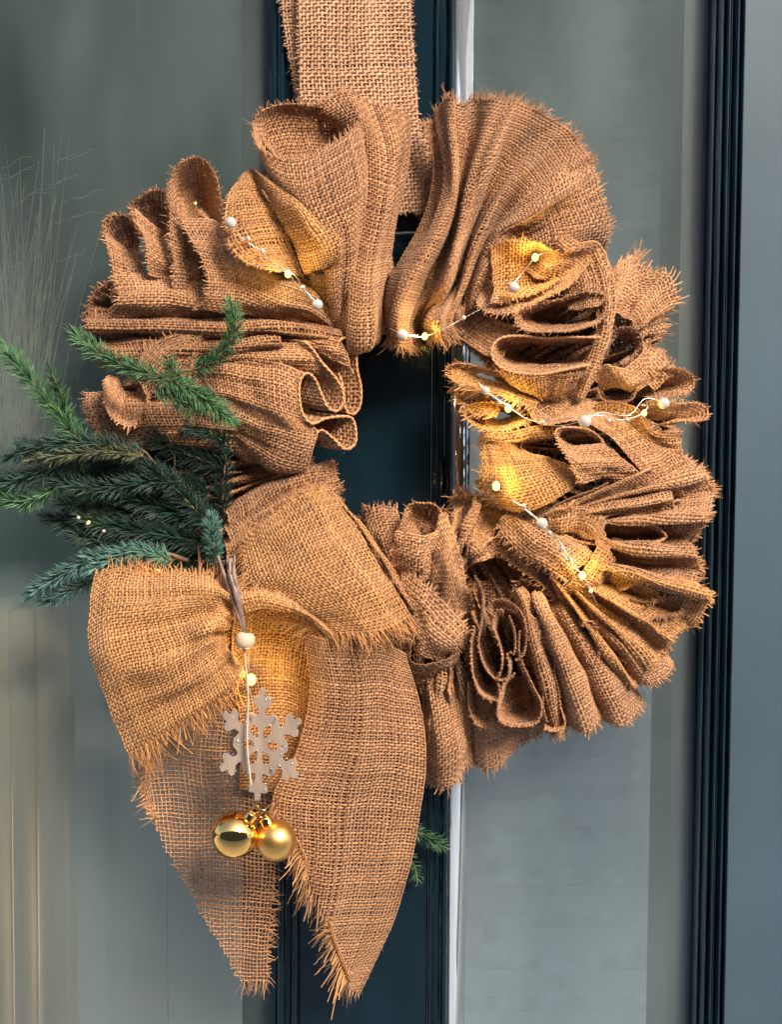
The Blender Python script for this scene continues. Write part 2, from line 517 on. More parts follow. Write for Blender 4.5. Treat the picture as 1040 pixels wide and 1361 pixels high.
def glass_mat(name, tint, refl, rough=0.02):
    m, nt, out = new_mat(name)
    tr = N(nt, 'ShaderNodeBsdfTransparent'); tr.inputs[0].default_value = (*tint, 1)
    gl = N(nt, 'ShaderNodeBsdfGlossy', Roughness=rough)
    fr = N(nt, 'ShaderNodeFresnel', IOR=1.5)
    mm = N(nt, 'ShaderNodeMath', operation='MULTIPLY'); mm.inputs[1].default_value = refl
    nz = N(nt, 'ShaderNodeTexNoise', Scale=9.0, Detail=1.0)
    g = N(nt, 'ShaderNodeNewGeometry'); nt.links.new(g.outputs['Position'], nz.inputs['Vector'])
    bp = N(nt, 'ShaderNodeBump', Strength=0.08, Distance=0.004)
    nt.links.new(nz.outputs[0], bp.inputs['Height']); nt.links.new(bp.outputs[0], gl.inputs['Normal'])
    nt.links.new(fr.outputs[0], mm.inputs[0])
    mx = N(nt, 'ShaderNodeMixShader'); nt.links.new(mm.outputs[0], mx.inputs[0])
    nt.links.new(tr.outputs[0], mx.inputs[1]); nt.links.new(gl.outputs[0], mx.inputs[2])
    # a thin film of dust catches the daylight
    df = N(nt, 'ShaderNodeBsdfDiffuse'); df.inputs[0].default_value = (0.51, 0.65, 0.61, 1)
    m2 = N(nt, 'ShaderNodeMixShader')
    nz2 = N(nt, 'ShaderNodeTexNoise', Scale=7.0, Detail=5.0)
    mp = N(nt, 'ShaderNodeMapping'); mp.inputs['Scale'].default_value = (1.5, 1, 0.5); mp.inputs['Rotation'].default_value = (0, 0.35, 0)
    nt.links.new(g.outputs['Position'], mp.inputs[0]); nt.links.new(mp.outputs[0], nz2.inputs['Vector'])
    mr = N(nt, 'ShaderNodeMapRange'); mr.inputs[1].default_value = 0.35; mr.inputs[2].default_value = 0.7; mr.inputs[3].default_value = 0.03; mr.inputs[4].default_value = 0.11
    nt.links.new(nz2.outputs[0], mr.inputs[0]); nt.links.new(mr.outputs[0], m2.inputs[0])
    nt.links.new(mx.outputs[0], m2.inputs[1]); nt.links.new(df.outputs[0], m2.inputs[2])
    nt.links.new(m2.outputs[0], out.inputs[0])
    return m


M['glass'] = glass_mat('window_glass', (0.985, 0.995, 0.99), 1.3)

door = thing('door', 'dark navy painted glazed door the wreath hangs on, with its glossy centre stile', 'door', (0, 0, -0.62))
X = lambda px: WX(px)


def ridge(x0, x1, h, n=8):
    """rounded moulding strip between two photo columns, standing h metres proud of the stile"""
    a, b = X(x0), X(x1); c = (a + b) / 2; r = (b - a) / 2
    pts = [(c - r * math.cos(math.pi * k / n), 0.0 - h * math.sin(math.pi * k / n)) for k in range(n + 1)]
    pts = [(a, 0.006)] + pts[0:] + [(b, 0.006)]
    return pts


mb = MB(); mb.profile([(X(398), 0.030), (X(398), 0.001), (X(400), 0), (X(571), 0), (X(573), 0.001), (X(573), 0.030)], Z0, Z1)
mb.build('stile', M['navy'], door, smooth=False)
for a, b, h in ((358, 368, 0.004), (368.4, 380, 0.0065), (380.4, 387, 0.003), (387.4, 397.6, 0.007)):
    MB().worn(ridge(a, b, h - 0.003), Z0, Z1, seed=int(a)).build('moulding', M['navy'], door)
for a, b, h in ((573.4, 580, 0.006), (580.4, 590, 0.0035), (590.4, 599.6, 0.0085)):
    MB().worn(ridge(a, b, h - 0.003), Z0, Z1, seed=int(a)).build('moulding', M['navy'], door)
# pale metal glazing bead beside the right pane, its face turned a little to the right
MB().profile([(X(600), 0.012), (X(600), 0.0), (X(602), -0.0012), (X(606), -0.0012), (X(624), 0.0034), (X(626), 0.012)], Z0, Z1).build('glazing_bead', M['putty'], door)
yg = 0.010
for x0, x1 in ((-260, 358.5), (625.5, 938)):
    MB().box(X(x0), X(x1), yg, yg + 0.004, Z0, Z1).build('glass_pane', M['glass'], door, smooth=False)
# left hand edge of the leaf behind the glass
MB().profile([(X(318), 0.05), (X(318), 0.018), (X(357.6), 0.018), (X(357.6), 0.05)], Z0, Z1).build('inner_rebate', simple('grey_green_rebate', (0.018, 0.028, 0.030), 0.6), door, smooth=False)

fr = thing('door_frame', 'dark blue moulded door frame standing right of the wreath', 'door frame', (X(960), 0, -0.62))
for a, b, h in ((934, 940, 0.003), (940.4, 950, 0.007), (950.4, 956, 0.011), (956.4, 961, 0.005), (961.4, 969, 0.010), (969.4, 974, 0.013)):
    MB().worn(ridge(a, b, h), Z0, Z1, seed=int(a)).build('moulding', M['frame'], fr)
MB().box(X(932), X(976), 0.0065, 0.04, Z0, Z1).build('frame_core', M['frame'], fr, smooth=False)
gp = tag(MB().box(X(974.5), X(1420), -0.004, 0.03, Z0, Z1).build('side_panel', M['grey_panel'], None, smooth=False), 'smooth grey blue panel at the right edge beyond the door frame', 'wall panel')

# interior behind the left pane
def wpx(x, y, dep): return P((x, y, -dep / U))[0]
def wall(name, x0, x1, dep, th, mat, lab, cat):
    a = wpx(x0, 680, dep)[0]; b = wpx(x1, 680, dep)[0]
    o = MB().box(a, b, dep, dep + th, -1.3, 0.62).build(name, mat, None, smooth=False)
    return tag(o, lab, cat)
wall('wall_panel', 182, 640, 0.52, 0.02, M['curtain'], 'pale grey green boarding seen through the left pane beside the navy stile', 'wall panel')
wall('wall_panel', -620, 184, 0.49, 0.02, M['curtain2'], 'dull olive boarding seen through the left pane behind the dried grass', 'wall panel')
cl = MB().box(-1.6, 1.6, 0.10, 0.60, 0.62, 0.66).build('shade_ceiling', M['curtain'], None, smooth=False); cl['kind'] = 'structure'  # unseen ceiling added to keep overhead light off the boards
MB().box(-1.2, 1.2, -0.02, 0.10, 0.362, 0.66).build('shade_head', M['frame'], fr, smooth=False)  # unseen frame head added to shade the top of the boarding
# wooden post low on the left
PD = 0.055
post = thing('wooden_post', 'weathered pale wooden post with cracks at the lower left behind the glass', 'post', tuple(wpx(40, 1361, PD)))
r = random.Random(3)
xs = [(-60, 14), (14.6, 47), (47.6, 84)]
for a, b in xs:
    pts = []
    A = wpx(a, 1080, PD)[0]; B = wpx(b, 1080, PD)[0]
    for k in range(7):
        t = k / 6
        pts.append((A + (B - A) * t, PD - 0.010 * math.sin(math.pi * t) ** 0.6 + r.uniform(-.0008, .0008)))
    pts += [(B, PD + .04), (A, PD + .04)]
    MB().profile(pts, -1.0, wpx(40, 806, PD)[2] + r.uniform(-0.004, 0.004)).build('plank', M['post'], post)

# pale boarding low behind the left pane
lbm = simple('pale_grey_green_board', (0.82, 0.88, 0.82), 0.6, noise=0.06, nscale=6, bump=0.2, bscale=40, stretch=(1, 1, .1))
lb = thing('low_boarding', 'pale grey green upright boards right of the wooden post behind the left pane', 'boarding', tuple(wpx(200, 1361, 0.14)))
for a, b, dd in ((70, 139.5, 0.140), (140.2, 221.5, 0.142), (222.2, 300, 0.140), (300.7, 380, 0.143)):
    MB().box(wpx(a, 1080, dd)[0], wpx(b, 1080, dd)[0], dd, 0.16, -1.2, wpx(100, 770, dd)[2]).build('board', lbm, lb, smooth=False)

# dried grass behind the pane
dg = MB()
for i in range(80):
    x0 = r.gauss(20, 22); top = r.uniform(165, 420); lean = r.uniform(-55, 72)
    n = 7
    pts = [P((x0 + lean * (k / (n - 1)) ** 1.5, 650 + (top - 650) * k / (n - 1), -0.03 / U))[0] for k in range(n)]
    w = r.uniform(0.0003, 0.0012)
    dg.tube(pts, [w * (1.0 - 0.75 * (k / (n - 1))) for k in range(n)], seg=4)
for i in range(16):
    x0 = r.uniform(-20, 100); y0 = r.uniform(180, 400)
    pts = [P((x0 + 40 * k / 4 * r.uniform(.8, 1.2), y0 - 14 * k / 4 + r.uniform(-4, 4), -0.07 / U))[0] for k in range(5)]
    dg.tube(pts, 0.00025, seg=4)
tag(dg.build('dried_grass', M['dry'], None), 'faint bunch of dried grass behind the upper left pane', 'dried plant')

# brick reflection in the right pane, built as pale bricks behind the glass
bw = thing('reflected_bricks', 'faint brick reflection in the right pane, built as pale bricks behind the glass', 'wall', (wpx(780, 680, 0.22)[0], 0.22, -0.7))
bx0, bx1 = wpx(560, 680, 0.22)[0], wpx(1010, 680, 0.22)[0]
MB().box(bx0, bx1, 0.22183, 0.25, -0.70, 0.62).build('mortar', M['mortar'], bw, smooth=False)
bm_me = None
bwid, bh = 0.118, 0.036
z = -0.70; row = 0
while z < 0.6:
    x = bx0 - (0.054 if row % 2 else 0.0)
    while x < bx1:
        a, b = max(x, bx0), min(x + bwid - 0.005, bx1)
        if b - a > 0.01:
            j = r.uniform(-0.00004, 0.00004)
            e = 0.005
            V = [(a, 0.2235, z), (b, 0.2235, z), (b, 0.2235, z + bh - .004), (a, 0.2235, z + bh - .004),
                 (a + e, 0.2217 + j, z + e), (b - e, 0.2217 + j, z + e), (b - e, 0.2217 + j, z + bh - .004 - e), (a + e, 0.2217 + j, z + bh - .004 - e)]
            mk('brick', V, [(4, 5, 6, 7), (0, 1, 5, 4), (1, 2, 6, 5), (2, 3, 7, 6), (3, 0, 4, 7)], M['brick'], bw, smooth=False)
        x += bwid
    z += bh; row += 1

# pale pavement in front of the door, below the picture
pv = simple('pale_pavement', (0.52, 0.52, 0.50), 0.85, noise=0.15, nscale=3, bump=0.3, bscale=60)
g_ = mk('pavement', [(-40, -40, -1.35), (40, -40, -1.35), (40, 1.2, -1.35), (-40, 1.2, -1.35)], [(0, 1, 2, 3)], pv, smooth=False); g_['kind'] = 'structure'

gw = MB().box(-14, 14, -5.4, -5.0, -1.349, 3.2).build('unseen_dark_wall', simple('unseen_wall_grey', (0.10, 0.10, 0.11), 0.9, noise=0.3, nscale=3), None, smooth=False); gw['kind'] = 'structure'  # unseen wall added behind the camera to darken reflections in bead and glass

# pale reveal behind the right pane
MB().profile([(X(897), 0.07), (X(905), 0.016), (X(937), 0.016), (X(937), 0.07)], Z0, Z1).build('inner_reveal', simple('pale_pinkish_reveal', (0.46, 0.46, 0.46), 0.6, noise=0.06, nscale=12, stretch=(1, 1, .2)), door, smooth=False)
# ------------------------------------------------------------------ the wreath
CX, CY = 545, 575
wreath = thing('burlap_wreath', 'large round brown burlap wreath of gathered frayed ruffles hanging on the navy stile', 'wreath', tuple(P((CX, CY, 0))[0]))
B = M['burlap']
# wire hoop the cloth is gathered on
hp = MB(); a = np.linspace(0, 2 * np.pi, 61)
hp.tube(P(np.stack([CX + 235 * np.sin(a), CY - 10 - 255 * np.cos(a), np.full(61, 30.)], -1)), 0.0016, seg=6, cap=False)
hp.build('wire_hoop', simple('hoop_wire', (0.05, 0.05, 0.05), 0.4, metal=0.8), wreath)


def RU(rows, **k):
    k['gather'] = k.get('gather', .3) * .6
    return weave('ruffle', rows, wreath, k.pop('mat', B), **k)


# under layer: gathered cloth all round the hoop
Rout = {0: 415, 20: 400, 45: 345, 60: 350, 75: 345, 90: 350, 105: 350, 120: 385, 135: 385, 150: 395, 165: 385, 180: 400, 195: 360, 210: 330, 230: 330, 250: 340, 270: 375, 290: 390, 305: 400, 320: 395, 340: 380, 360: 415}
ang_k = sorted(Rout)
def rout(d): return np.interp(d % 360, ang_k, [Rout[k] for k in ang_k])
for s in range(9):
    d0, d1 = 7 + s * 38.4, 7 + s * 38.4 + 40
    rr = np.random.default_rng(50 + s)
    rows = []
    nk = 27
    D = np.linspace(d0, d1, nk)
    jit = rr.uniform(-1, 1, nk)
    for f, h in ((1.0, 42), (0.80, 52), (0.55, 50), (0.25, 46), (0.06, 36)):
        row = []
        for k, d in enumerate(D):
            ro = rout(d); ri = 128
            r_ = ri + (ro - ri) * f + jit[k] * 9 * f
            amp = (30 * f + 9) * (1 if k % 2 else -1) * (0.75 + 0.25 * jit[k])
            tw = 0.9 * jit[(k + 3) % nk]
            row.append((CX + r_ * math.sin(rad(d + tw)), CY - r_ * math.cos(rad(d + tw)), h + amp))
        rows.append(row)
    RU(rows, gather=0.4, rough=2, pitch=5.4, fuzz=0.3, flen=12)

# ---- top: standing tube and long column
RU([[(338, 168, 105), (346, 148, 95), (378, 137, 80), (425, 140, 72), (470, 150, 75), (486, 172, 95)],
    [(346, 185, 84), (358, 178, 64), (388, 172, 52), (430, 172, 48), (465, 180, 50), (482, 200, 76)],
    [(380, 240, 50), (392, 235, 46), (410, 235, 44), (430, 235, 44), (455, 240, 46), (470, 250, 50)]], fray='o')
RU([[(340, 164, 108), (338, 185, 130), (352, 203, 148), (392, 213, 158), (430, 198, 156), (460, 178, 148), (476, 166, 130), (484, 178, 104)],
    [(352, 200, 105), (356, 228, 132), (385, 258, 155), (418, 270, 168), (452, 258, 166), (478, 236, 150), (487, 225, 125), (488, 222, 98)],
    [(385, 285, 92), (396, 305, 118), (420, 325, 140), (442, 328, 152), (462, 318, 152), (480, 296, 138), (485, 285, 112), (486, 280, 90)],
    [(410, 360, 80), (418, 375, 100), (432, 388, 115), (446, 392, 125), (460, 386, 122), (468, 372, 108), (472, 360, 92), (474, 350, 80)],
    [(440, 430, 62), (445, 440, 72), (450, 445, 80), (455, 448, 84), (459, 446, 84), (462, 440, 78), (464, 432, 70), (465, 425, 62)]], fray='o', gather=.7, flen=12)
RU([[(395, 152, 62), (428, 136, 70), (462, 120, 78), (500, 138, 92), (530, 148, 108), (546, 158, 98), (548, 165, 70)],
    [(452, 176, 52), (472, 178, 84), (492, 184, 112), (514, 190, 122), (532, 190, 122), (544, 192, 100), (545, 194, 66)],
    [(462, 240, 60), (476, 240, 88), (492, 240, 116), (510, 240, 128), (526, 238, 122), (536, 236, 100), (536, 236, 66)],
    [(440, 320, 70), (462, 318, 108), (482, 320, 130), (500, 320, 134), (512, 318, 122), (519, 316, 100), (519, 316, 66)],
    [(440, 400, 70), (458, 402, 110), (474, 404, 134), (490, 404, 138), (502, 402, 126), (508, 400, 100), (507, 400, 66)],
    [(446, 440, 68), (458, 446, 106), (470, 450, 130), (486, 450, 134), (498, 446, 124), (505, 440, 100), (504, 438, 66)],
    [(454, 455, 66), (461, 463, 98), (471, 468, 114), (484, 468, 116), (494, 464, 108), (500, 456, 92), (500, 450, 66)],
    [(462, 452, 50), (466, 458, 78), (473, 461, 90), (482, 461, 92), (490, 458, 86), (494, 452, 74), (494, 448, 56)]], fray='o', gather=.35, flen=12, rough=3, waves=4)

# flap with the bulb, upper left
RU([[(320, 236, 112), (304, 258, 138), (297, 292, 152), (303, 326, 158), (326, 348, 160), (368, 362, 156)],
    [(328, 226, 112), (326, 262, 140), (330, 298, 148), (342, 326, 148), (360, 345, 146), (385, 360, 144)],
    [(338, 226, 106), (350, 258, 116), (368, 286, 118), (383, 315, 118), (396, 345, 122), (407, 370, 122)]], fray='o', gather=.4, flen=7, mat=M['bow'], tone=-.04)
RU([[(334, 224, 108), (350, 256, 120), (368, 284, 128), (384, 315, 134), (397, 345, 138), (406, 366, 138)],
    [(340, 228, 128), (374, 256, 152), (400, 284, 168), (417, 314, 168), (422, 340, 160), (414, 362, 148)],
    [(348, 232, 118), (394, 256, 146), (428, 286, 160), (448, 312, 162), (454, 334, 156), (450, 350, 146)]], fray='i', gather=.4, flen=9, mat=M['bow'])
# sheet under the flap, the shade there put into a darker tone
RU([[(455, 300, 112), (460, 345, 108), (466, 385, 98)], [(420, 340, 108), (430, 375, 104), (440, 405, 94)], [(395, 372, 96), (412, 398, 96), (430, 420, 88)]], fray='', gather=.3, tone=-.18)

# main left panel D and the loops above it
RU([[(238, 288, 118), (260, 328, 132), (275, 365, 138), (274, 398, 136), (262, 412, 126)],
    [(292, 296, 86), (300, 332, 108), (314, 364, 124), (318, 392, 128), (310, 418, 112)],
    [(332, 346, 100), (350, 360, 120), (365, 378, 130), (364, 402, 126), (355, 422, 106)],
    [(388, 366, 100), (404, 380, 116), (416, 398, 118), (412, 414, 110), (402, 428, 92)],
    [(424, 402, 78), (436, 412, 92), (448, 422, 98), (446, 432, 90), (440, 438, 70)]], fray='o', gather=.5, flen=11, tone=.05)
RU([[(225, 290, 112), (221, 252, 118), (234, 219, 112), (262, 208, 98), (284, 228, 90), (293, 262, 96), (298, 298, 100)],
    [(240, 310, 82), (238, 272, 66), (246, 248, 58), (264, 240, 52), (278, 250, 55), (286, 280, 62), (294, 312, 82)],
    [(258, 345, 60), (256, 320, 44), (260, 302, 38), (268, 298, 36), (276, 304, 38), (282, 322, 46), (290, 345, 62)]], fray='o', gather=.3, flen=9, tone=-.03)
RU([[(224, 262, 118), (226, 300, 120), (228, 345, 118), (232, 385, 112), (240, 406, 104)],
    [(236, 284, 112), (246, 320, 98), (252, 352, 92), (256, 385, 92), (262, 408, 98)],
    [(256, 330, 104), (266, 350, 84), (270, 370, 76), (272, 390, 84), (274, 402, 100)]], fray='o', gather=.3, flen=9, tone=-.06)
# smaller loops at the far left, shade of the hollows put into darker tones
RU([[(174, 292, 100), (172, 272, 108), (186, 258, 104), (206, 252, 92), (226, 262, 84), (232, 300, 84)],
    [(190, 320, 78), (188, 296, 66), (196, 284, 58), (208, 280, 54), (220, 288, 56), (226, 320, 66)],
    [(205, 350, 66), (204, 335, 56), (208, 326, 50), (214, 324, 48), (220, 330, 50), (224, 350, 60)]], fray='o', gather=.3, flen=9, tone=-.1)
RU([[(174, 276, 108), (186, 305, 116), (194, 338, 116), (196, 366, 106)],
    [(200, 300, 90), (206, 320, 104), (212, 345, 106), (214, 370, 96)],
    [(226, 318, 70), (230, 335, 84), (236, 352, 88), (238, 372, 84)]], fray='o', gather=.3, flen=10)
RU([[(144, 330, 88), (137, 308, 94), (142, 292, 94), (156, 284, 86), (172, 284, 76), (184, 300, 70)],
    [(158, 345, 66), (152, 325, 58), (156, 312, 52), (165, 306, 50), (174, 306, 52), (184, 325, 58)],
    [(172, 365, 56), (168, 350, 48), (170, 342, 44), (175, 338, 44), (180, 340, 46), (186, 352, 54)]], fray='o', gather=.3, flen=9, tone=-.1)
RU([[(138, 308, 96), (146, 340, 100), (150, 372, 100), (146, 398, 90)],
    [(165, 330, 76), (172, 350, 90), (174, 375, 92), (170, 398, 84)],
    [(186, 330, 66), (190, 350, 78), (192, 372, 84), (194, 390, 80)]], fray='o', gather=.3, flen=9)
RU([[(150, 366, 96), (156, 385, 112), (154, 405, 112), (148, 420, 96)],
    [(200, 362, 90), (204, 385, 110), (204, 405, 112), (200, 420, 92)],
    [(262, 375, 88), (262, 392, 106), (262, 408, 106), (262, 422, 88)],
    [(330, 395, 80), (330, 405, 96), (330, 415, 96), (330, 425, 80)]], fray='o', gather=.5, flen=10, tone=.05)
RU([[(150, 374, 84), (132, 380, 92), (118, 396, 92), (116, 412, 86), (122, 425, 76)],
    [(158, 392, 64), (150, 398, 62), (140, 406, 58), (138, 414, 56), (142, 424, 58)],
    [(180, 408, 56), (175, 411, 52), (170, 414, 48), (170, 418, 48), (172, 424, 50)]], fray='o', gather=.3, tone=-.15)

# long folds running in from the left to the hole
RU([[(116, 408, 66), (114, 422, 92), (118, 440, 96), (124, 452, 66)],
    [(200, 414, 70), (200, 426, 104), (200, 442, 104), (200, 452, 70)],
    [(300, 418, 72), (300, 430, 114), (300, 444, 112), (300, 454, 74)],
    [(390, 424, 74), (390, 434, 118), (392, 446, 118), (394, 456, 78)],
    [(450, 436, 76), (454, 442, 110), (458, 450, 110), (460, 460, 78)]], fray='o', gather=.6, rough=4, tone=-.06)
RU([[(120, 436, 56), (118, 452, 84), (124, 474, 84), (134, 486, 56)],
    [(220, 440, 66), (220, 454, 98), (222, 474, 98), (224, 484, 66)],
    [(310, 440, 72), (310, 452, 110), (312, 466, 112), (314, 478, 72)],
    [(370, 440, 78), (372, 450, 122), (376, 460, 122), (380, 470, 78)]], fray='o', gather=.6, rough=4, tone=-.08)
RU([[(186, 470, 98), (220, 450, 106), (262, 440, 108), (262, 470, 112), (250, 500, 104)],
    [(180, 500, 90), (215, 485, 102), (250, 470, 106), (252, 492, 108), (246, 520, 100)],
    [(196, 530, 82), (222, 515, 92), (246, 505, 98), (248, 518, 98), (244, 536, 92)]], fray='or', gather=.3, flen=14)
RU([[(138, 505, 96), (140, 540, 112), (156, 562, 118), (178, 566, 112), (196, 540, 92), (198, 508, 78)],
    [(146, 498, 70), (150, 528, 84), (162, 545, 88), (176, 548, 84), (190, 528, 70), (192, 504, 62)],
    [(158, 498, 52), (160, 514, 58), (166, 526, 60), (174, 528, 58), (182, 516, 54), (184, 502, 50)]], fray='o', gather=.3, flen=10, tone=.04)
RU([[(112, 520, 56), (114, 545, 76), (132, 580, 84), (160, 600, 66)],
    [(180, 520, 60), (184, 550, 84), (196, 580, 88), (210, 600, 66)],
    [(250, 520, 70), (254, 550, 88), (262, 580, 90), (270, 600, 70)],
    [(320, 530, 74), (322, 555, 92), (326, 580, 96), (330, 602, 70)]], fray='o', gather=.8, tone=-.1)

# serpentine ruffle at the left of the hole (rims towards the viewer, tubes running back to the left)
rimA = [(404, 628, 100), (409, 606, 116), (418, 584, 124), (427, 572, 126), (442, 582, 126), (459, 597, 126), (472, 590, 124), (473, 572, 122), (468, 556, 120), (452, 554, 124),
        (432, 557, 130), (415, 564, 134), (402, 550, 136), (397, 526, 136), (399, 504, 136), (409, 494, 134), (420, 503, 132), (428, 522, 132), (436, 540, 132), (448, 546, 130), (456, 536, 128), (456, 518, 128), (446, 500, 128), (430, 482, 128), (417, 464, 128), (405, 453, 126), (399, 460, 120)]
def back(rim, steps):
    R = np.array(rim, float); out = [R]
    for dx, dy, dh, sx, sy, sh in steps:
        c = R.mean(0); q = (R - c) * (sx, sy, sh) + c + (dx, dy, dh); out.append(q)
    return out
rA = np.array(rimA)
RU([rA,
    np.stack([rA[:, 0] * .5 + 395 * .5 - 22, rA[:, 1] * .97 + 12, rA[:, 2] * .92 + (rA[:, 1] - 540) * 0.0 - np.abs(rA[:, 0] - 400) * .45], -1),
    np.stack([rA[:, 0] * .35 + 370 * .65 - 55, 560 + (rA[:, 1] - 560) * .78, rA[:, 2] * .8 - np.abs(rA[:, 0] - 400) * .5], -1),
    np.stack([rA[:, 0] * .2 + 350 * .8 - 85, 545 + (rA[:, 1] - 560) * .5, rA[:, 2] * .62 - np.abs(rA[:, 0] - 400) * .3], -1),
    ], fray='', selv='o', gather=.3, rough=1.5, pitch=4.6, tone=.04)
rimB = [(428, 452, 112), (444, 462, 118), (449, 478, 118), (448, 460, 120), (455, 449, 120), (466, 450, 118), (474, 466, 116), (475, 490, 116), (479, 515, 114), (478, 538, 112), (471, 549, 112), (461, 546, 112), (457, 530, 112), (455, 512, 112), (450, 496, 110)]
rB = np.array(rimB)
RU([rB, np.stack([rB[:, 0] * .5 + 430 * .5 - 18, rB[:, 1] * .96 + 16, rB[:, 2] * .8], -1),
    np.stack([rB[:, 0] * .3 + 410 * .7 - 60, 500 + (rB[:, 1] - 500) * .6, rB[:, 2] * .7], -1)], fray='', selv='o', gather=.3, rough=1.2, pitch=4.6, tone=.03)
# big smooth belly below the openings, and ridges that feed them
RU([[(396, 492, 130), (396, 530, 136), (402, 560, 134), (424, 574, 128), (416, 600, 120), (406, 626, 104), (380, 628, 96)],
    [(370, 482, 122), (368, 520, 132), (374, 555, 134), (390, 580, 130), (386, 605, 120), (370, 622, 104), (356, 622, 90)],
    [(335, 480, 108), (332, 510, 118), (338, 540, 122), (350, 566, 118), (352, 592, 108), (346, 610, 94), (340, 612, 80)],
    [(290, 478, 92), (288, 500, 102), (292, 520, 104), (300, 540, 102), (308, 562, 94), (314, 580, 84), (318, 590, 72)],
    [(240, 485, 74), (240, 500, 82), (242, 515, 84), (246, 528, 82), (252, 544, 76), (258, 556, 70), (264, 566, 64)]], fray='', gather=.6, rough=2.5, tone=.02)
RU([[(404, 454, 124), (420, 470, 126), (436, 488, 124), (452, 506, 120)],
    [(370, 456, 112), (374, 470, 124), (378, 484, 122), (384, 496, 106)],
    [(320, 458, 94), (320, 470, 110), (322, 482, 108), (324, 492, 92)],
    [(265, 470, 82), (265, 482, 94), (266, 492, 94), (268, 500, 80)]], fray='', gather=.5, tone=-.02)
RU([[(452, 452, 120), (462, 470, 120), (470, 500, 118)], [(420, 446, 118), (424, 460, 122), (440, 480, 110)], [(380, 440, 104), (384, 452, 112), (390, 462, 96)]], fray='', gather=.5)

# folds between the serpentine and the bow
for (y0, y1, hh, tn) in ((612, 646, 84, -.12), (634, 668, 92, -.08), (655, 700, 100, -.04)):
    RU([[(296, y0 + 62, 60), (300, y0 + 74, hh), (306, y1 + 56, hh), (312, y1 + 66, 60)],
        [(350, y0 + 30, 66), (354, y0 + 40, hh + 10), (358, y1 + 22, hh + 10), (362, y1 + 32, 66)],
        [(400, y0 + 8, 70), (404, y0 + 18, hh + 16), (408, y1 + 4, hh + 14), (412, y1 + 14, 70)],
        [(440, y0, 70), (446, y0 + 8, hh + 8), (450, y1 - 6, hh + 6), (452, y1 + 6, 66)]], fray='i', gather=.6, tone=tn)

# ---- right of the strap: big fan
RU([[(562, 168, 70), (576, 166, 64), (588, 136, 74), (602, 130, 104), (618, 140, 92), (632, 132, 92), (660, 132, 108), (700, 140, 104), (738, 160, 112), (764, 184, 102), (784, 214, 104), (792, 246, 96)],
    [(575, 225, 66), (586, 232, 70), (596, 230, 108), (606, 232, 118), (616, 236, 66), (630, 226, 108), (648, 216, 124), (668, 224, 84), (692, 226, 122), (716, 240, 112), (738, 254, 124), (752, 272, 104)],
    [(558, 300, 66), (568, 306, 100), (580, 306, 132), (592, 308, 122), (598, 310, 62), (606, 306, 122), (620, 300, 128), (630, 308, 66), (642, 300, 124), (656, 306, 82), (668, 310, 118), (682, 322, 90)],
    [(518, 372, 74), (532, 372, 118), (546, 376, 136), (560, 382, 66), (572, 380, 58), (584, 374, 128), (598, 372, 130), (608, 376, 62), (616, 372, 112), (626, 378, 62), (634, 374, 104), (644, 380, 80)],
    [(510, 422, 74), (520, 424, 112), (532, 426, 126), (546, 428, 60), (562, 424, 52), (578, 424, 122), (594, 424, 122), (604, 422, 88), (610, 420, 96), (616, 418, 78), (624, 416, 84), (632, 414, 70)],
    [(514, 448, 70), (522, 456, 98), (536, 462, 104), (552, 456, 66), (566, 444, 52), (582, 448, 106), (600, 450, 104), (610, 444, 84), (616, 436, 78), (622, 430, 68), (628, 426, 66), (634, 422, 60)]],
   fray='oi', gather=.45, flen=17, rough=3, waves=9, fib=4, curl=1.0)
# folds that fan to the right shoulder
RU([[(776, 196, 90), (790, 230, 104), (802, 262, 108), (810, 290, 104), (808, 318, 96), (800, 336, 84)],
    [(738, 228, 118), (756, 258, 132), (766, 282, 116), (772, 304, 118), (768, 322, 112), (760, 336, 92)],
    [(700, 262, 114), (712, 284, 132), (718, 302, 106), (720, 318, 112), (716, 330, 110), (710, 338, 92)],
    [(660, 300, 100), (668, 312, 118), (668, 326, 100), (668, 336, 100), (668, 344, 96), (668, 352, 84)],
    [(640, 340, 90), (645, 348, 98), (646, 356, 88), (648, 362, 88), (650, 368, 84), (652, 374, 74)]], fray='o', gather=.5, flen=13, rough=3)
# pocket with a bulb in it, the bulb's glow put into the ochre cloth
RU([[(652, 330, 118), (676, 318, 128), (708, 322, 130), (736, 330, 126), (752, 340, 116)],
    [(654, 356, 112), (680, 344, 108), (710, 342, 104), (732, 348, 104), (744, 356, 108)],
    [(656, 386, 112), (680, 378, 96), (706, 370, 92), (728, 368, 96), (740, 370, 108)],
    [(652, 402, 124), (676, 400, 122), (706, 392, 120), (732, 382, 120), (750, 370, 120)]], fray='oi', gather=.3, flen=10, mat=M['bow'])
# lip and double edge below the pocket
RU([[(632, 398, 106), (640, 412, 116), (660, 420, 126), (690, 414, 134), (718, 402, 136), (744, 388, 134), (770, 368, 126), (788, 348, 112)],
    [(640, 388, 90), (650, 396, 92), (666, 400, 96), (692, 398, 100), (718, 388, 104), (742, 374, 104), (768, 354, 104), (786, 336, 98)],
    [(650, 370, 76), (660, 378, 74), (674, 380, 76), (694, 378, 80), (716, 370, 82), (740, 358, 84), (764, 342, 86), (780, 326, 84)]], fray='o', gather=.3, flen=9)
RU([[(746, 300, 118), (770, 322, 124), (792, 320, 120), (806, 334, 110), (812, 372, 122), (808, 400, 128)],
    [(720, 326, 104), (742, 342, 116), (764, 346, 112), (780, 358, 110), (788, 384, 118), (790, 410, 126)],
    [(690, 356, 92), (708, 368, 100), (726, 374, 100), (742, 382, 100), (752, 398, 104), (756, 414, 110)]], fray='', gather=.4)
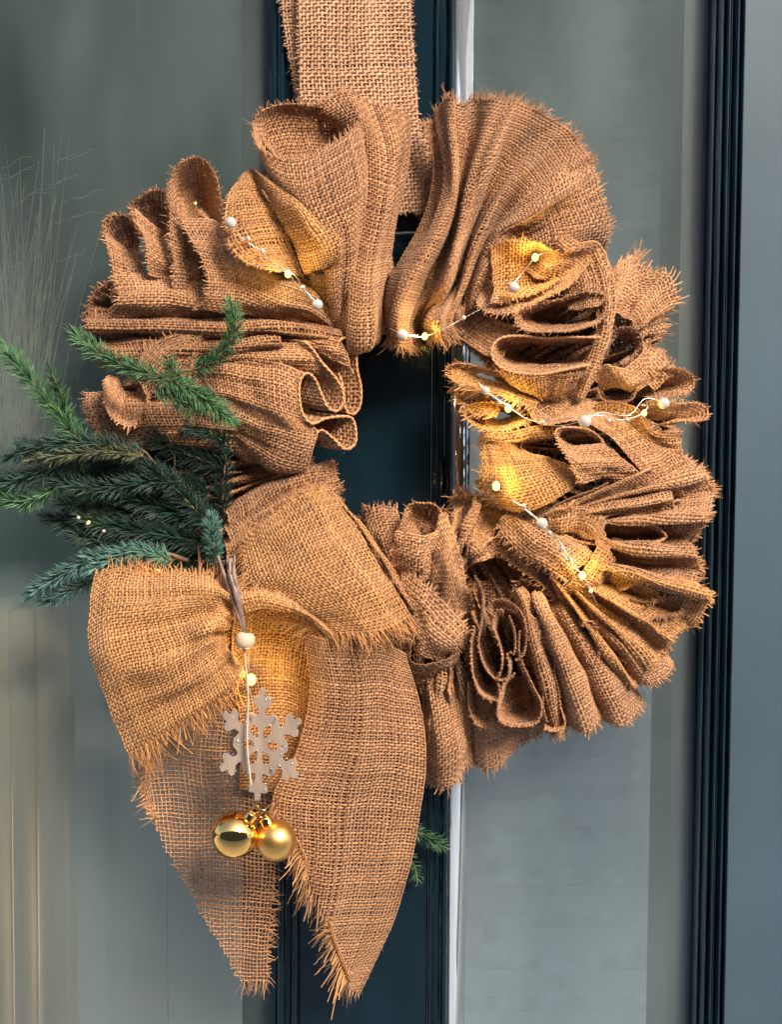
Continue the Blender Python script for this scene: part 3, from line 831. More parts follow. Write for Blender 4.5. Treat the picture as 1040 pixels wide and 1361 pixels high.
# opening 1 (ellipse) and opening 2
RU([[(806, 392, 132), (780, 388, 128), (750, 396, 130), (716, 404, 134), (692, 414, 138), (686, 426, 140), (698, 438, 142), (728, 442, 146), (764, 440, 148), (796, 430, 146), (812, 412, 140)],
    [(796, 398, 100), (776, 396, 96), (752, 402, 96), (726, 408, 96), (708, 416, 98), (704, 424, 100), (712, 432, 104), (734, 436, 108), (764, 434, 110), (790, 426, 110), (800, 412, 106)],
    [(784, 404, 72), (770, 404, 70), (752, 408, 68), (734, 412, 68), (722, 418, 68), (720, 423, 70), (726, 428, 72), (742, 431, 74), (764, 430, 76), (782, 424, 78), (788, 414, 76)]], fray='o', gather=.2, flen=8, tone=-.03)
RU([[(800, 446, 146), (770, 448, 140), (730, 448, 136), (696, 444, 136), (668, 448, 138), (655, 462, 140), (658, 480, 142), (676, 492, 144), (712, 496, 148), (750, 492, 150), (786, 486, 150)],
    [(790, 450, 108), (762, 453, 104), (728, 454, 100), (700, 452, 98), (680, 456, 98), (670, 464, 100), (673, 476, 102), (688, 484, 106), (716, 488, 110), (748, 486, 112), (778, 480, 112)],
    [(770, 456, 76), (750, 458, 74), (728, 459, 72), (708, 459, 70), (694, 461, 70), (687, 466, 72), (690, 473, 74), (700, 478, 76), (720, 481, 78), (744, 480, 80), (764, 476, 80)]], fray='', selv='o', gather=.2, flen=8, tone=.02)
# vertical right wall of these tubes with its crisp edge
RU([[(800, 326, 104), (814, 360, 112), (819, 400, 118), (816, 440, 124), (804, 476, 126), (790, 506, 122), (777, 532, 112)],
    [(790, 332, 112), (804, 366, 122), (810, 404, 128), (806, 442, 134), (794, 476, 136), (782, 504, 132), (770, 528, 120)],
    [(770, 340, 100), (788, 376, 108), (796, 408, 112), (790, 442, 118), (778, 474, 120), (768, 500, 118), (762, 522, 110)]], fray='', gather=.2, tone=.12)
RU([[(660, 492, 138), (700, 500, 146), (744, 498, 148), (780, 494, 144)],
    [(672, 506, 118), (704, 514, 132), (742, 512, 136), (770, 508, 134)],
    [(690, 522, 96), (712, 530, 108), (740, 528, 114), (760, 524, 114)]], fray='o', gather=.3, flen=8)
RU([[(598, 428, 60), (610, 450, 84), (640, 470, 104), (666, 482, 118)], [(620, 420, 66), (636, 436, 92), (656, 450, 104), (680, 456, 112)], [(640, 408, 74), (656, 420, 92), (676, 430, 98), (696, 436, 104)]], fray='', gather=.3, tone=-.06)

# inner edge loops with the bulb (left rim of the right side)
RU([[(606, 500, 96), (598, 490, 100), (606, 484, 104), (630, 486, 112), (662, 492, 120), (700, 504, 126), (722, 520, 122), (712, 540, 112)],
    [(616, 498, 80), (612, 493, 80), (618, 490, 82), (638, 492, 88), (664, 498, 94), (694, 508, 98), (712, 520, 98), (704, 534, 94)],
    [(632, 498, 62), (630, 496, 62), (636, 495, 62), (650, 497, 66), (670, 503, 70), (692, 510, 72), (702, 520, 74), (698, 528, 74)]], fray='o', gather=.2, flen=12)
RU([[(598, 486, 96), (602, 506, 108), (622, 516, 118), (650, 522, 124), (684, 532, 126), (712, 546, 120)],
    [(612, 490, 100), (618, 504, 110), (636, 512, 118), (660, 518, 122), (690, 526, 122), (716, 536, 116)],
    [(625, 488, 92), (634, 498, 98), (650, 504, 102), (672, 508, 106), (698, 516, 106), (720, 526, 104)]], fray='o', gather=.3, flen=14, mat=M['bow'])
RU([[(700, 552, 112), (672, 540, 112), (640, 534, 110), (620, 540, 108), (618, 554, 110), (634, 568, 114), (662, 572, 118), (694, 566, 120), (708, 558, 116)],
    [(690, 550, 84), (668, 543, 82), (645, 540, 80), (632, 544, 78), (630, 552, 78), (642, 560, 80), (662, 563, 84), (688, 559, 86), (698, 554, 84)],
    [(680, 550, 60), (666, 546, 58), (652, 545, 56), (644, 547, 56), (643, 551, 56), (650, 555, 58), (662, 557, 60), (680, 555, 60), (686, 552, 60)]], fray='o', gather=.2, flen=10, mat=M['bow'])
RU([[(602, 514, 90), (612, 536, 102), (630, 550, 110), (660, 556, 112)], [(614, 512, 86), (624, 528, 96), (642, 540, 102), (668, 544, 104)], [(630, 510, 76), (640, 522, 82), (656, 530, 86), (676, 534, 88)]], fray='o', gather=.3, flen=15, mat=M['bow'])
RU([[(638, 580, 104), (644, 572, 112), (676, 574, 122), (708, 566, 124), (738, 560, 118), (760, 554, 108)],
    [(642, 592, 106), (652, 586, 116), (682, 586, 124), (712, 580, 126), (740, 572, 122), (762, 564, 112)],
    [(650, 598, 88), (660, 594, 94), (686, 594, 100), (714, 588, 102), (742, 582, 100), (764, 574, 94)]], fray='l', gather=.3, flen=14, mat=M['bow'])

# square panel, bulb glow put into its golden cloth colour
RU([[(638, 588, 104), (662, 588, 120), (690, 598, 128), (712, 604, 124)],
    [(640, 612, 118), (672, 620, 138), (712, 618, 142), (746, 612, 132)],
    [(636, 640, 116), (684, 650, 142), (730, 640, 146), (774, 632, 134)],
    [(660, 676, 108), (706, 680, 136), (744, 662, 138), (776, 640, 126)]], fray='lo', gather=.2, flen=15, mat=M['bow'], tone=.05)
RU([[(632, 640, 96), (650, 660, 108), (690, 682, 116), (720, 690, 112)], [(640, 628, 84), (664, 644, 96), (700, 664, 102), (730, 672, 98)]], fray='o', gather=.2, mat=M['bow'])
# dark eyed pocket with its front panel
RU([[(742, 586, 148), (740, 574, 150), (752, 568, 148), (776, 570, 140), (798, 580, 134), (808, 592, 132)],
    [(748, 590, 104), (748, 580, 100), (756, 576, 96), (774, 578, 92), (792, 586, 90), (800, 594, 92)]], fray='', selv='o', gather=.2, tone=-.05)
RU([[(739, 576, 152), (744, 594, 158), (758, 616, 160), (768, 636, 150), (776, 644, 142)],
    [(762, 592, 146), (776, 602, 150), (790, 614, 150), (800, 626, 142), (806, 636, 132)],
    [(800, 588, 136), (816, 600, 142), (832, 612, 142), (846, 624, 136), (858, 636, 126)]], fray='o', gather=.3, flen=8, tone=.08)
RU([[(700, 520, 112), (704, 552, 120), (722, 568, 130), (744, 564, 140), (772, 560, 140), (798, 572, 138), (824, 596, 138), (850, 622, 134), (862, 642, 122)],
    [(716, 512, 96), (730, 536, 106), (748, 548, 116), (768, 548, 122), (794, 552, 124), (822, 562, 122), (850, 584, 118), (876, 612, 112), (890, 634, 104)],
    [(740, 500, 84), (760, 520, 90), (778, 530, 98), (800, 534, 104), (826, 540, 104), (852, 550, 100), (880, 570, 96), (902, 596, 92), (916, 618, 84)]], fray='', gather=.4, tone=-.02)

# outer frills on the right
RU([[(806, 400, 84), (814, 366, 96), (832, 344, 90), (848, 340, 84), (852, 352, 70), (866, 362, 84), (888, 364, 92), (896, 384, 90), (902, 400, 84), (886, 420, 74), (884, 444, 66), (868, 452, 60)],
    [(806, 420, 98), (812, 396, 110), (826, 380, 108), (836, 378, 96), (842, 386, 84), (852, 392, 96), (866, 396, 102), (872, 408, 98), (874, 418, 90), (866, 430, 84), (862, 444, 76), (852, 452, 70)],
    [(798, 440, 112), (802, 428, 118), (810, 420, 118), (818, 418, 110), (824, 420, 102), (832, 424, 106), (840, 428, 106), (842, 434, 104), (844, 440, 98), (838, 446, 92), (836, 452, 86), (830, 456, 80)]], fray='o', gather=.4, flen=22, tone=.2, fib=4)
RU([[(806, 470, 130), (810, 446, 132), (830, 434, 124), (848, 438, 112), (854, 456, 104), (846, 476, 108), (826, 488, 118)],
    [(806, 474, 92), (812, 458, 88), (826, 450, 82), (838, 454, 78), (842, 464, 76), (836, 474, 78), (824, 482, 86)]], fray='o', gather=.2, flen=7, tone=-.04)
RU([[(790, 506, 124), (804, 484, 136), (828, 490, 138), (848, 476, 124), (856, 456, 108)],
    [(796, 514, 112), (814, 504, 124), (836, 508, 124), (856, 496, 112), (868, 474, 96)],
    [(800, 518, 96), (820, 516, 104), (844, 520, 104), (868, 508, 94), (882, 484, 82)]], fray='', gather=.3, tone=.06)
RU([[(852, 452, 90), (872, 464, 96), (890, 482, 96), (900, 496, 84)], [(842, 472, 96), (858, 484, 104), (872, 496, 102), (884, 508, 90)], [(830, 490, 92), (846, 500, 100), (858, 510, 100), (870, 520, 88)]], fray='o', gather=.3, tone=.15)
RU([[(846, 518, 92), (852, 496, 100), (880, 488, 104), (906, 490, 98), (922, 500, 86), (924, 512, 84), (914, 524, 94), (886, 530, 104), (860, 530, 104)],
    [(840, 522, 76), (848, 506, 80), (868, 502, 82), (888, 503, 78), (898, 508, 72), (899, 515, 72), (892, 521, 76), (874, 525, 82), (854, 528, 82)],
    [(832, 524, 60), (840, 516, 62), (852, 513, 62), (864, 513, 60), (870, 516, 58), (870, 519, 58), (866, 522, 60), (856, 524, 62), (844, 526, 62)]], fray='o', gather=.2, flen=10)
RU([[(850, 540, 104), (868, 532, 116), (896, 534, 118), (926, 534, 108), (942, 544, 96), (940, 554, 98), (920, 560, 110), (892, 562, 118)],
    [(846, 552, 98), (864, 548, 104), (888, 548, 106), (910, 548, 98), (922, 552, 90), (920, 556, 90), (906, 560, 98), (884, 562, 104)],
    [(842, 560, 88), (858, 558, 92), (876, 558, 94), (892, 558, 88), (900, 559, 82), (900, 561, 82), (890, 563, 88), (874, 564, 92)]], fray='o', gather=.2, flen=9, tone=.04)
RU([[(792, 536, 120), (816, 532, 126), (842, 538, 128), (856, 552, 126), (866, 570, 120), (888, 576, 112), (908, 576, 98)],
    [(790, 552, 112), (816, 550, 116), (840, 556, 118), (852, 570, 118), (866, 584, 112), (888, 590, 104), (906, 592, 92)],
    [(790, 564, 96), (814, 566, 100), (836, 574, 104), (850, 586, 104), (868, 598, 100), (890, 604, 92), (908, 606, 82)]], fray='', gather=.3, mat=M['bow'])
RU([[(794, 516, 118), (800, 530, 112), (820, 536, 112), (842, 530, 116), (846, 516, 112), (832, 508, 104), (812, 510, 104)],
    [(800, 518, 80), (806, 526, 76), (820, 530, 76), (836, 526, 78), (838, 518, 78), (828, 513, 76), (814, 514, 76)]], fray='o', gather=.2, flen=7, tone=-.06)

# long folds that open to the right edge
def fan(cx, cy, ch, edge, amp0, tn=0.0, n=4, flen=11, mat=None, fr='o', gather=.2, off=0, sc=0.16, rough=3):
    """folds gathered near (cx,cy) opening to the free edge polyline; ridges alternate"""
    m = int(n * 8) + 1
    E = crom(np.array(edge, float), m)
    q_ = np.random.default_rng(int(cx * 7 + cy))
    fold = np.repeat(q_.uniform(.6, 1.35, int(n) + 3), 8)[:m]
    ph = np.arange(m) / 8 * 2 * np.pi + q_.uniform(0, 6) + .5 * np.sin(np.arange(m) * .31 + q_.uniform(0, 6))
    tan = nrmz(np.gradient(E[:, :2], axis=0))
    rows = []
    for t, am in ((1.0, 1.0), (0.8, 1.1), (0.55, 1.0), (0.28, 0.7), (0.0, 0.3)):
        q = np.array((cx, cy, ch)) * (1 - t) * 1.0 + E * t
        q = q + (E - E.mean(0)) * sc * (1 - t)
        A = amp0 * 1.45 * fold * am
        q[:, 2] += A * np.sin(ph + .5 * (1 - t)) + 14 * math.sin(math.pi * t)
        q[:, :2] += tan * (A * .62 * t * np.sin(2 * ph + 1.0 * (1 - t)))[:, None]
        rows.append(q)
    return RU(rows, fray=fr, gather=gather, flen=flen, tone=tn, rough=rough, **({'mat': mat} if mat else {}))


fan(716, 696, 118, [(900, 600, 84), (930, 622, 90), (948, 650, 92), (944, 682, 90), (930, 706, 84), (916, 724, 80)], 17, .04, 2.5)
fan(730, 690, 124, [(862, 616, 120), (884, 640, 122), (896, 664, 120), (900, 688, 112)], 13, .02, 1.5, fr='')
RU([[(806, 712, 134), (800, 698, 138), (810, 686, 138), (838, 684, 134), (866, 696, 126), (888, 712, 116), (872, 722, 122), (838, 724, 132), (812, 720, 136)],
    [(806, 710, 96), (804, 700, 96), (812, 692, 96), (832, 691, 94), (852, 699, 90), (866, 709, 86), (856, 715, 88), (834, 717, 94), (814, 715, 96)]], fray='', selv='o', gather=.2, tone=-.06)
RU([[(706, 690, 120), (740, 676, 134), (780, 672, 140), (806, 688, 142), (802, 708, 144), (820, 722, 142)],
    [(712, 704, 118), (744, 698, 134), (776, 696, 140), (794, 706, 142), (794, 722, 140), (812, 730, 134)],
    [(720, 716, 102), (748, 716, 114), (774, 716, 120), (790, 724, 122), (796, 734, 118), (812, 740, 114)]], fray='', gather=.3, tone=.02)
fan(720, 720, 110, [(914, 720, 88), (930, 748, 92), (926, 776, 92), (918, 790, 86)], 16, .04, 1.5)
fan(730, 740, 116, [(900, 772, 96), (938, 782, 100), (942, 800, 96), (928, 822, 94), (910, 838, 88), (892, 850, 84)], 18, .08, 2, mat=M['bow'])
RU([[(862, 806, 120), (870, 796, 120), (892, 794, 112), (906, 802, 104), (910, 812, 106), (890, 822, 114), (868, 820, 120)],
    [(862, 806, 88), (868, 801, 86), (882, 800, 82), (890, 804, 78), (892, 810, 80), (880, 814, 84), (866, 813, 88)]], fray='o', gather=.2, tone=-.05)
fan(736, 760, 112, [(896, 850, 90), (880, 870, 92), (860, 890, 94), (846, 908, 90), (824, 900, 84)], 17, .1, 2, mat=M['bow'])
# panels around the lower right bulb
RU([[(660, 696, 104), (672, 716, 114), (700, 742, 122), (730, 758, 130), (756, 776, 130)],
    [(672, 684, 112), (694, 700, 124), (722, 722, 134), (750, 738, 140), (772, 756, 138)],
    [(700, 684, 106), (722, 694, 116), (748, 708, 124), (772, 718, 128), (790, 736, 128)]], fray='o', gather=.3, flen=11, tone=.02)
RU([[(744, 784, 124), (762, 770, 136), (782, 746, 140), (796, 722, 138)],
    [(764, 790, 120), (780, 776, 134), (796, 752, 138), (808, 728, 136)],
    [(776, 800, 108), (794, 788, 118), (808, 766, 122), (820, 742, 122)]], fray='l', gather=.2, flen=12, mat=M['bow'], tone=.05)
RU([[(636, 722, 86), (664, 736, 98), (700, 764, 106), (736, 792, 106), (760, 806, 100)],
    [(650, 706, 76), (680, 722, 84), (714, 746, 92), (748, 774, 94), (772, 790, 90)]], fray='o', gather=.3, flen=11, tone=-.08)
RU([[(676, 800, 86), (690, 772, 100), (722, 782, 106), (752, 806, 108)], [(700, 802, 70), (712, 790, 76), (732, 798, 82), (750, 816, 86)]], fray='o', gather=.3, flen=11, tone=-.1)

# lower folds hanging to the bottom right
for (x0, y0, x1, y1, w0, w1, hh, tn) in ((752, 812, 828, 950, 24, 46, 108, .04), (722, 806, 782, 960, 18, 34, 128, 0.0), (700, 800, 742, 966, 15, 24, 122, -.04), (786, 806, 868, 896, 26, 48, 100, .06), (738, 810, 806, 940, 14, 22, 92, -.02)):
    RU([[(x1 - w1, y1 - 6, hh - 46), (x1 - w1 * .55, y1 + 8, hh - 14), (x1, y1 + 14, hh), (x1 + w1 * .4, y1 + 2, hh - 12), (x1 + w1 * .6, y1 - 18, hh - 50)],
        [(x1 * .6 + x0 * .4 - w1 * .8, y1 * .6 + y0 * .4, hh - 34), (x1 * .6 + x0 * .4 - w1 * .4, y1 * .6 + y0 * .4 + 2, hh + 8), (x1 * .6 + x0 * .4, y1 * .6 + y0 * .4 + 2, hh + 22), (x1 * .6 + x0 * .4 + w1 * .4, y1 * .6 + y0 * .4 - 4, hh + 6), (x1 * .6 + x0 * .4 + w1 * .6, y1 * .6 + y0 * .4 - 10, hh - 34)],
        [(x0 - w0 * .6, y0 + 20, hh - 20), (x0 - w0 * .3, y0 + 12, hh + 10), (x0, y0 + 6, hh + 20), (x0 + w0 * .4, y0 + 4, hh + 8), (x0 + w0 * .6, y0 + 6, hh - 22)],
        [(x0 - w0 * .4 - 12, y0 - 10, hh - 30), (x0 - w0 * .2 - 12, y0 - 16, hh - 14), (x0 - 12, y0 - 20, hh - 8), (x0 + w0 * .2 - 10, y0 - 20, hh - 16), (x0 + w0 * .4 - 10, y0 - 18, hh - 32)]],
       fray='o', gather=.4, flen=13, tone=tn)

# tall loops at the bottom: rims seen edge on, running back into shadow
def loop(rim, dx, dy, dh, s=.75, s2=.5, **k):
    R = np.array(rim, float); c = R.mean(0)
    return RU([R, c + (R - c) * s + np.array((dx, dy, dh)) * .5, c + (R - c) * s2 + np.array((dx, dy, dh))], **{'gather': .2, 'flen': 5, 'curl': .2, 'rough': 1.2, 'fray': 'o', **k})


T = lambda pts, h: [(500 + x / 3.24, 640 + y / 3.24, h + (q[0] if q else 0)) for x, y, *q in pts]
loop(T([(425, 400), (455, 470), (452, 580), (440, 700), (470, 800), (530, 880), (520, 945), (450, 920), (415, 840), (405, 720), (425, 620)], 150), 6, 4, -70, tone=.0)
loop(T([(470, 560), (500, 510), (560, 505), (620, 560), (650, 660), (640, 750), (600, 780)], 150), 4, 10, -60, tone=.08)
loop(T([(545, 545), (515, 560), (500, 620), (530, 690), (548, 760), (540, 830), (520, 855), (565, 850), (580, 800), (570, 740), (600, 740), (600, 640), (580, 570)], 152), 4, 4, -90, tone=-.02)
loop(T([(620, 640), (615, 730), (640, 800), (680, 880), (718, 960), (700, 1040), (620, 1060), (540, 1040), (525, 990), (550, 880), (600, 820)], 150), -4, -6, -90, tone=-.02)
loop(T([(690, 745), (700, 700), (745, 695), (775, 740), (770, 820), (785, 900), (800, 980), (815, 1050), (770, 1080), (720, 1070)], 136), -2, -10, -80, tone=.02)
loop(T([(690, 740), (700, 790), (730, 840), (722, 960), (740, 1040)], 140), -14, 0, -70, tone=-.06, s=.9, s2=.8)
loop(T([(395, 860), (400, 980), (440, 1050), (500, 1060), (530, 1030)], 128), 4, -20, -50, tone=-.04)
RU([T([(640, 560), (700, 590), (780, 660)], 140), T([(660, 660), (700, 700), (760, 700)], 132), T([(640, 780), (680, 800), (700, 790)], 110)], fray='', gather=.3, tone=.02)
# inner backing of this group, recess shade put into a darker tone
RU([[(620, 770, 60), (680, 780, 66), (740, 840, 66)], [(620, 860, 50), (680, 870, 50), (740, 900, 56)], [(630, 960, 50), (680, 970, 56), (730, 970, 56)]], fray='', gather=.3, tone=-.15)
for rim, d in (([(808, 850, 116), (820, 842, 122), (836, 848, 120), (842, 864, 114), (832, 878, 110), (816, 872, 112)], (-26, -22, -40)),
               ([(774, 834, 140), (786, 826, 142), (796, 846, 138), (796, 872, 132), (786, 884, 130), (776, 862, 136)], (-22, -26, -50)),
               ([(828, 786, 124), (850, 776, 126), (872, 784, 120), (880, 794, 112), (862, 800, 114), (840, 798, 120)], (-40, -10, -44)),
               ([(846, 650, 128), (872, 640, 130), (904, 650, 122), (912, 662, 112), (888, 670, 118), (858, 664, 126)], (-44, 6, -48))):
    loop(rim, *d, tone=.03, flen=7)
# fringe skirts at the very bottom
RU([[(566, 1032, 60), (584, 1046, 84), (606, 1040, 92), (622, 1018, 84), (632, 1010, 68)],
    [(566, 980, 88), (584, 990, 112), (604, 984, 116), (620, 968, 104), (632, 960, 88)],
    [(560, 930, 96), (576, 932, 118), (596, 928, 118), (612, 920, 108), (626, 912, 92)],
    [(552, 890, 80), (566, 888, 98), (582, 884, 100), (598, 880, 92), (610, 876, 80)]], fray='o', gather=.5, flen=15, tone=-.02)
RU([[(622, 1008, 60), (642, 1022, 82), (664, 1018, 90), (678, 1004, 84), (690, 988, 72), (712, 980, 76), (728, 966, 70)],
    [(620, 960, 84), (640, 968, 104), (660, 964, 108), (674, 952, 100), (688, 944, 92), (706, 938, 94), (720, 930, 88)],
    [(616, 910, 90), (634, 914, 106), (654, 912, 108), (668, 906, 100), (682, 900, 94), (698, 896, 94), (710, 892, 88)]], fray='o', gather=.5, flen=14, tone=.06)
fan(600, 850, 100, [(556, 960, 84), (580, 978, 92), (606, 966, 94), (622, 940, 90)], 10, -.04, 3, flen=12)

# rosette at the bottom left of the hole
RU([[(478, 700, 70), (484, 678, 92), (510, 672, 96), (530, 674, 86)], [(492, 740, 76), (500, 716, 94), (518, 706, 98), (534, 702, 92)], [(510, 780, 78), (520, 756, 92), (532, 744, 94), (544, 738, 88)]], fray='o', gather=.4, tone=-.04)
RU([[(530, 712, 118), (534, 684, 118), (552, 668, 110), (574, 670, 106), (588, 684, 108), (590, 702, 114)],
    [(538, 716, 100), (542, 696, 92), (554, 684, 84), (570, 684, 82), (580, 694, 84), (582, 706, 96)],
    [(552, 712, 92), (554, 703, 84), (558, 700, 80), (564, 700, 80), (568, 703, 82), (569, 708, 88)],
    [(560, 711, 84), (560, 708, 78), (561, 706, 76), (562, 706, 76), (563, 707, 78), (563, 709, 82)]], fray='o', gather=.2, flen=9)
RU([[(526, 704, 122), (544, 708, 136), (566, 710, 138), (584, 702, 126)],
    [(522, 732, 120), (544, 744, 136), (562, 746, 136), (576, 738, 122)],
    [(520, 760, 104), (542, 772, 116), (558, 776, 116), (570, 768, 106)]], fray='', gather=.3, tone=.1)
RU([[(584, 676, 104), (600, 700, 118), (612, 740, 124), (622, 780, 122), (630, 812, 112)],
    [(578, 712, 112), (590, 734, 128), (598, 768, 132), (606, 798, 128), (612, 824, 116)],
    [(566, 760, 102), (574, 780, 112), (580, 806, 116), (586, 828, 112), (592, 846, 104)]], fray='o', gather=.3, flen=11)
RU([[(534, 754, 118), (560, 772, 136), (590, 800, 146), (618, 828, 142), (622, 850, 132)],
    [(530, 786, 122), (552, 806, 142), (576, 834, 150), (596, 858, 144), (602, 868, 132)],
    [(536, 820, 110), (548, 848, 126), (560, 872, 130), (576, 878, 124), (596, 872, 114)]], fray='or', gather=.25, flen=13, tone=.02, pitch=4.5)
RU([[(554, 834, 134), (548, 858, 140), (546, 880, 138), (580, 880, 142), (612, 866, 138)], [(546, 824, 104), (538, 858, 112), (538, 888, 112), (572, 898, 116), (612, 884, 112)], [(530, 830, 84), (524, 866, 88), (528, 900, 88), (566, 916, 90), (610, 902, 88)]], fray='', gather=.2, tone=.06)
fan(600, 760, 84, [(592, 700, 74), (612, 676, 80), (636, 668, 84), (648, 694, 86), (660, 728, 82)], 12, .02, 3, flen=16)
fan(620, 750, 96, [(628, 700, 96), (650, 716, 98), (662, 734, 92)], 8, .1, 2, flen=18)
RU([[(600, 660, 70), (620, 656, 88), (650, 664, 100), (690, 690, 106)], [(610, 690, 60), (630, 690, 70), (656, 700, 80), (684, 716, 86)]], fray='lo', gather=.3, flen=16, mat=M['bow'], tone=-.05)

# ------------------------------------------------------------------ hanging strap
strap = thing('hanging_strap', 'long tan burlap ribbon strap the wreath hangs from, over the navy stile', 'strap', tuple(P((470, 0, 20))[0]))
weave('strap_front', [[(396, -60, 26), (440, -60, 28), (482, -60, 33), (515, -60, 30), (546, -60, 26)],
       [(396, 40, 27), (440, 40, 30), (483, 40, 36), (516, 40, 32), (548, 40, 27)],
       [(399, 130, 30), (440, 130, 32), (484, 130, 38), (520, 130, 33), (555, 130, 28)],
       [(410, 210, 34), (450, 210, 36), (488, 210, 40), (525, 210, 35), (562, 210, 30)],
       [(440, 282, 30), (470, 284, 34), (500, 286, 40), (530, 284, 36), (564, 280, 30)]], strap, M['strap'], fray='lri', flen=8, gather=.2, rough=1.2, pitch=4.9)
weave('strap_fold', [[(370, -60, 12), (384, -60, 14), (400, -60, 16)], [(378, 40, 12), (388, 40, 14), (401, 40, 16)], [(392, 110, 12), (398, 110, 14), (404, 110, 16)], [(400, 160, 12), (404, 160, 14), (410, 160, 16)]], strap, M['strap'], fray='l', flen=10, gather=.2, rough=1, tone=-.05)
weave('strap_tail', [[(548, 164, 16), (568, 162, 18), (588, 168, 16)], [(550, 230, 14), (568, 232, 16), (586, 234, 14)], [(552, 290, 12), (570, 300, 14), (584, 300, 12)]], strap, M['strap'], fray='or', flen=9, gather=.2, rough=1, tone=-.08)

# ------------------------------------------------------------------ the bow
bow = thing('burlap_bow', 'big ochre burlap bow with two pointed tails at the lower left of the wreath', 'bow', tuple(P((330, 800, 150))[0]))
Bo = M['bow']
def BW(name, rows, **k):
    k['gather'] = k.get('gather', .1) * .3; k.setdefault('curl', 1.0); k.setdefault('fib', 6); k.setdefault('droop', .35)
    return weave(name, rows, bow, k.pop('mat', Bo), **k)
# left loop, drawn in at the knot
BW('bow_loop', [[(122, 768, 158), (116, 815, 170), (121, 866, 172), (138, 925, 164), (170, 1004, 150)],
    [(150, 754, 170), (143, 808, 188), (148, 860, 192), (166, 916, 184), (198, 990, 166)],
    [(196, 758, 180), (188, 802, 200), (194, 850, 204), (210, 900, 200), (238, 966, 178)],
    [(244, 762, 186), (238, 792, 210), (240, 832, 204), (252, 876, 210), (278, 938, 188)],
    [(284, 770, 186), (284, 790, 214), (276, 812, 200), (276, 838, 218), (282, 868, 198), (306, 918, 192)],
    [(306, 782, 184), (308, 794, 202), (300, 808, 192), (294, 826, 206), (290, 848, 184), (316, 902, 188)],
    [(318, 792, 180), (320, 800, 192), (316, 808, 184), (312, 818, 188), (300, 850, 162), (318, 892, 172)]], fray='lr', flen=32, gather=1.2, fib=9, rough=2.5, tone=0.02)
BW('loop_lining', [[(128, 776, 144), (170, 782, 134), (230, 784, 132), (290, 786, 146)], [(134, 830, 134), (180, 830, 122), (240, 830, 122), (290, 824, 140)], [(150, 900, 128), (190, 890, 118), (240, 880, 118), (285, 860, 140)], [(176, 984, 128), (214, 962, 122), (256, 930, 128), (296, 900, 146)]], fray='o', flen=16, gather=.3, tone=-.1)
BW('knot_fold', [[(284, 800, 150), (300, 790, 158), (330, 800, 160)], [(280, 850, 140), (302, 850, 134), (330, 850, 140)], [(280, 915, 134), (304, 912, 128), (334, 910, 132)]], fray='', gather=.3)
BW('knot_fold', [[(286, 862, 172), (290, 884, 160), (306, 898, 156)], [(292, 846, 150), (304, 864, 138), (320, 880, 140)], [(312, 836, 150), (326, 850, 146), (334, 870, 150)]], fray='', gather=.4, tone=-.1)  # hollow beside the knot, shade put into a darker tone
# right loop, upper band
BW('bow_loop', [[(322, 724, 132), (352, 696, 142), (394, 664, 142), (436, 646, 126)],
    [(326, 752, 150), (368, 724, 166), (414, 698, 168), (462, 682, 148)],
    [(338, 784, 160), (388, 762, 184), (440, 742, 188), (492, 730, 162)],
    [(372, 806, 170), (420, 800, 194), (474, 786, 196), (520, 772, 168)],
    [(420, 838, 176), (462, 842, 192), (508, 838, 192), (546, 820, 166)]], fray='iol', fib=9, flen=28, gather=.35, rough=3, tone=.04)
BW('loop_lining', [[(436, 648, 122), (470, 690, 130), (506, 742, 140), (548, 812, 150)], [(452, 668, 96), (488, 706, 104), (524, 756, 112), (560, 820, 120)]], fray='', gather=.3, tone=-.06)
# inside of the right loop, its shadow put into a darker tone
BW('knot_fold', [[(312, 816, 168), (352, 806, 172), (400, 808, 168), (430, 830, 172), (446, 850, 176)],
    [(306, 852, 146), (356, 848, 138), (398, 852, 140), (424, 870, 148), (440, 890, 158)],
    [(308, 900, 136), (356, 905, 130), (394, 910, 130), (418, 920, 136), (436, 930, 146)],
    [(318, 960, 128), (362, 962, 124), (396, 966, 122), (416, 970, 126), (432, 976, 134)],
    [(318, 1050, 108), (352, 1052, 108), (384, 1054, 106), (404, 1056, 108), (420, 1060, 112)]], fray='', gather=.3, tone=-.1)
# gathered cloth running into the knot from the right
BW('knot_fold', [[(318, 786, 184), (320, 800, 192), (326, 814, 184)], [(352, 786, 184), (356, 798, 196), (360, 810, 190)], [(396, 800, 182), (402, 812, 194), (406, 822, 188)], [(440, 830, 176), (446, 844, 186), (450, 856, 180)]], fray='l', flen=14, gather=.7, tone=.04)
# right tail, cut on the bias along its left side
Ta = M['tail']
BW('bow_tail', [[(404, 838, 166), (450, 850, 184), (500, 852, 180), (540, 868, 160)],
    [(412, 920, 156), (452, 922, 170), (506, 920, 156), (558, 924, 146)],
    [(392, 1000, 146), (444, 1000, 156), (506, 996, 140), (568, 990, 134)],
    [(362, 1056, 138), (428, 1066, 142), (500, 1064, 124), (565, 1052, 122)],
    [(362, 1126, 124), (430, 1132, 130), (496, 1132, 108), (554, 1126, 110)],
    [(358, 1200, 112), (426, 1204, 118), (486, 1204, 94), (534, 1198, 98)],
    [(348, 1262, 100), (410, 1266, 102), (466, 1264, 84), (510, 1258, 86)],
    [(336, 1330, 88), (390, 1332, 88), (440, 1326, 74), (482, 1316, 74)]], mat=Ta, fray='i', flen=10, gather=.1, rough=3.5, tone=0.0, pitch=4.5, width=.64, fib=3, droop=.6,
   cut=dict(y=[0, 1046, 1060, 1130, 1200, 1262, 1312, 1340], x=[0, 0, 362, 394, 424, 444, 466, 480], hang=(26, 3)))
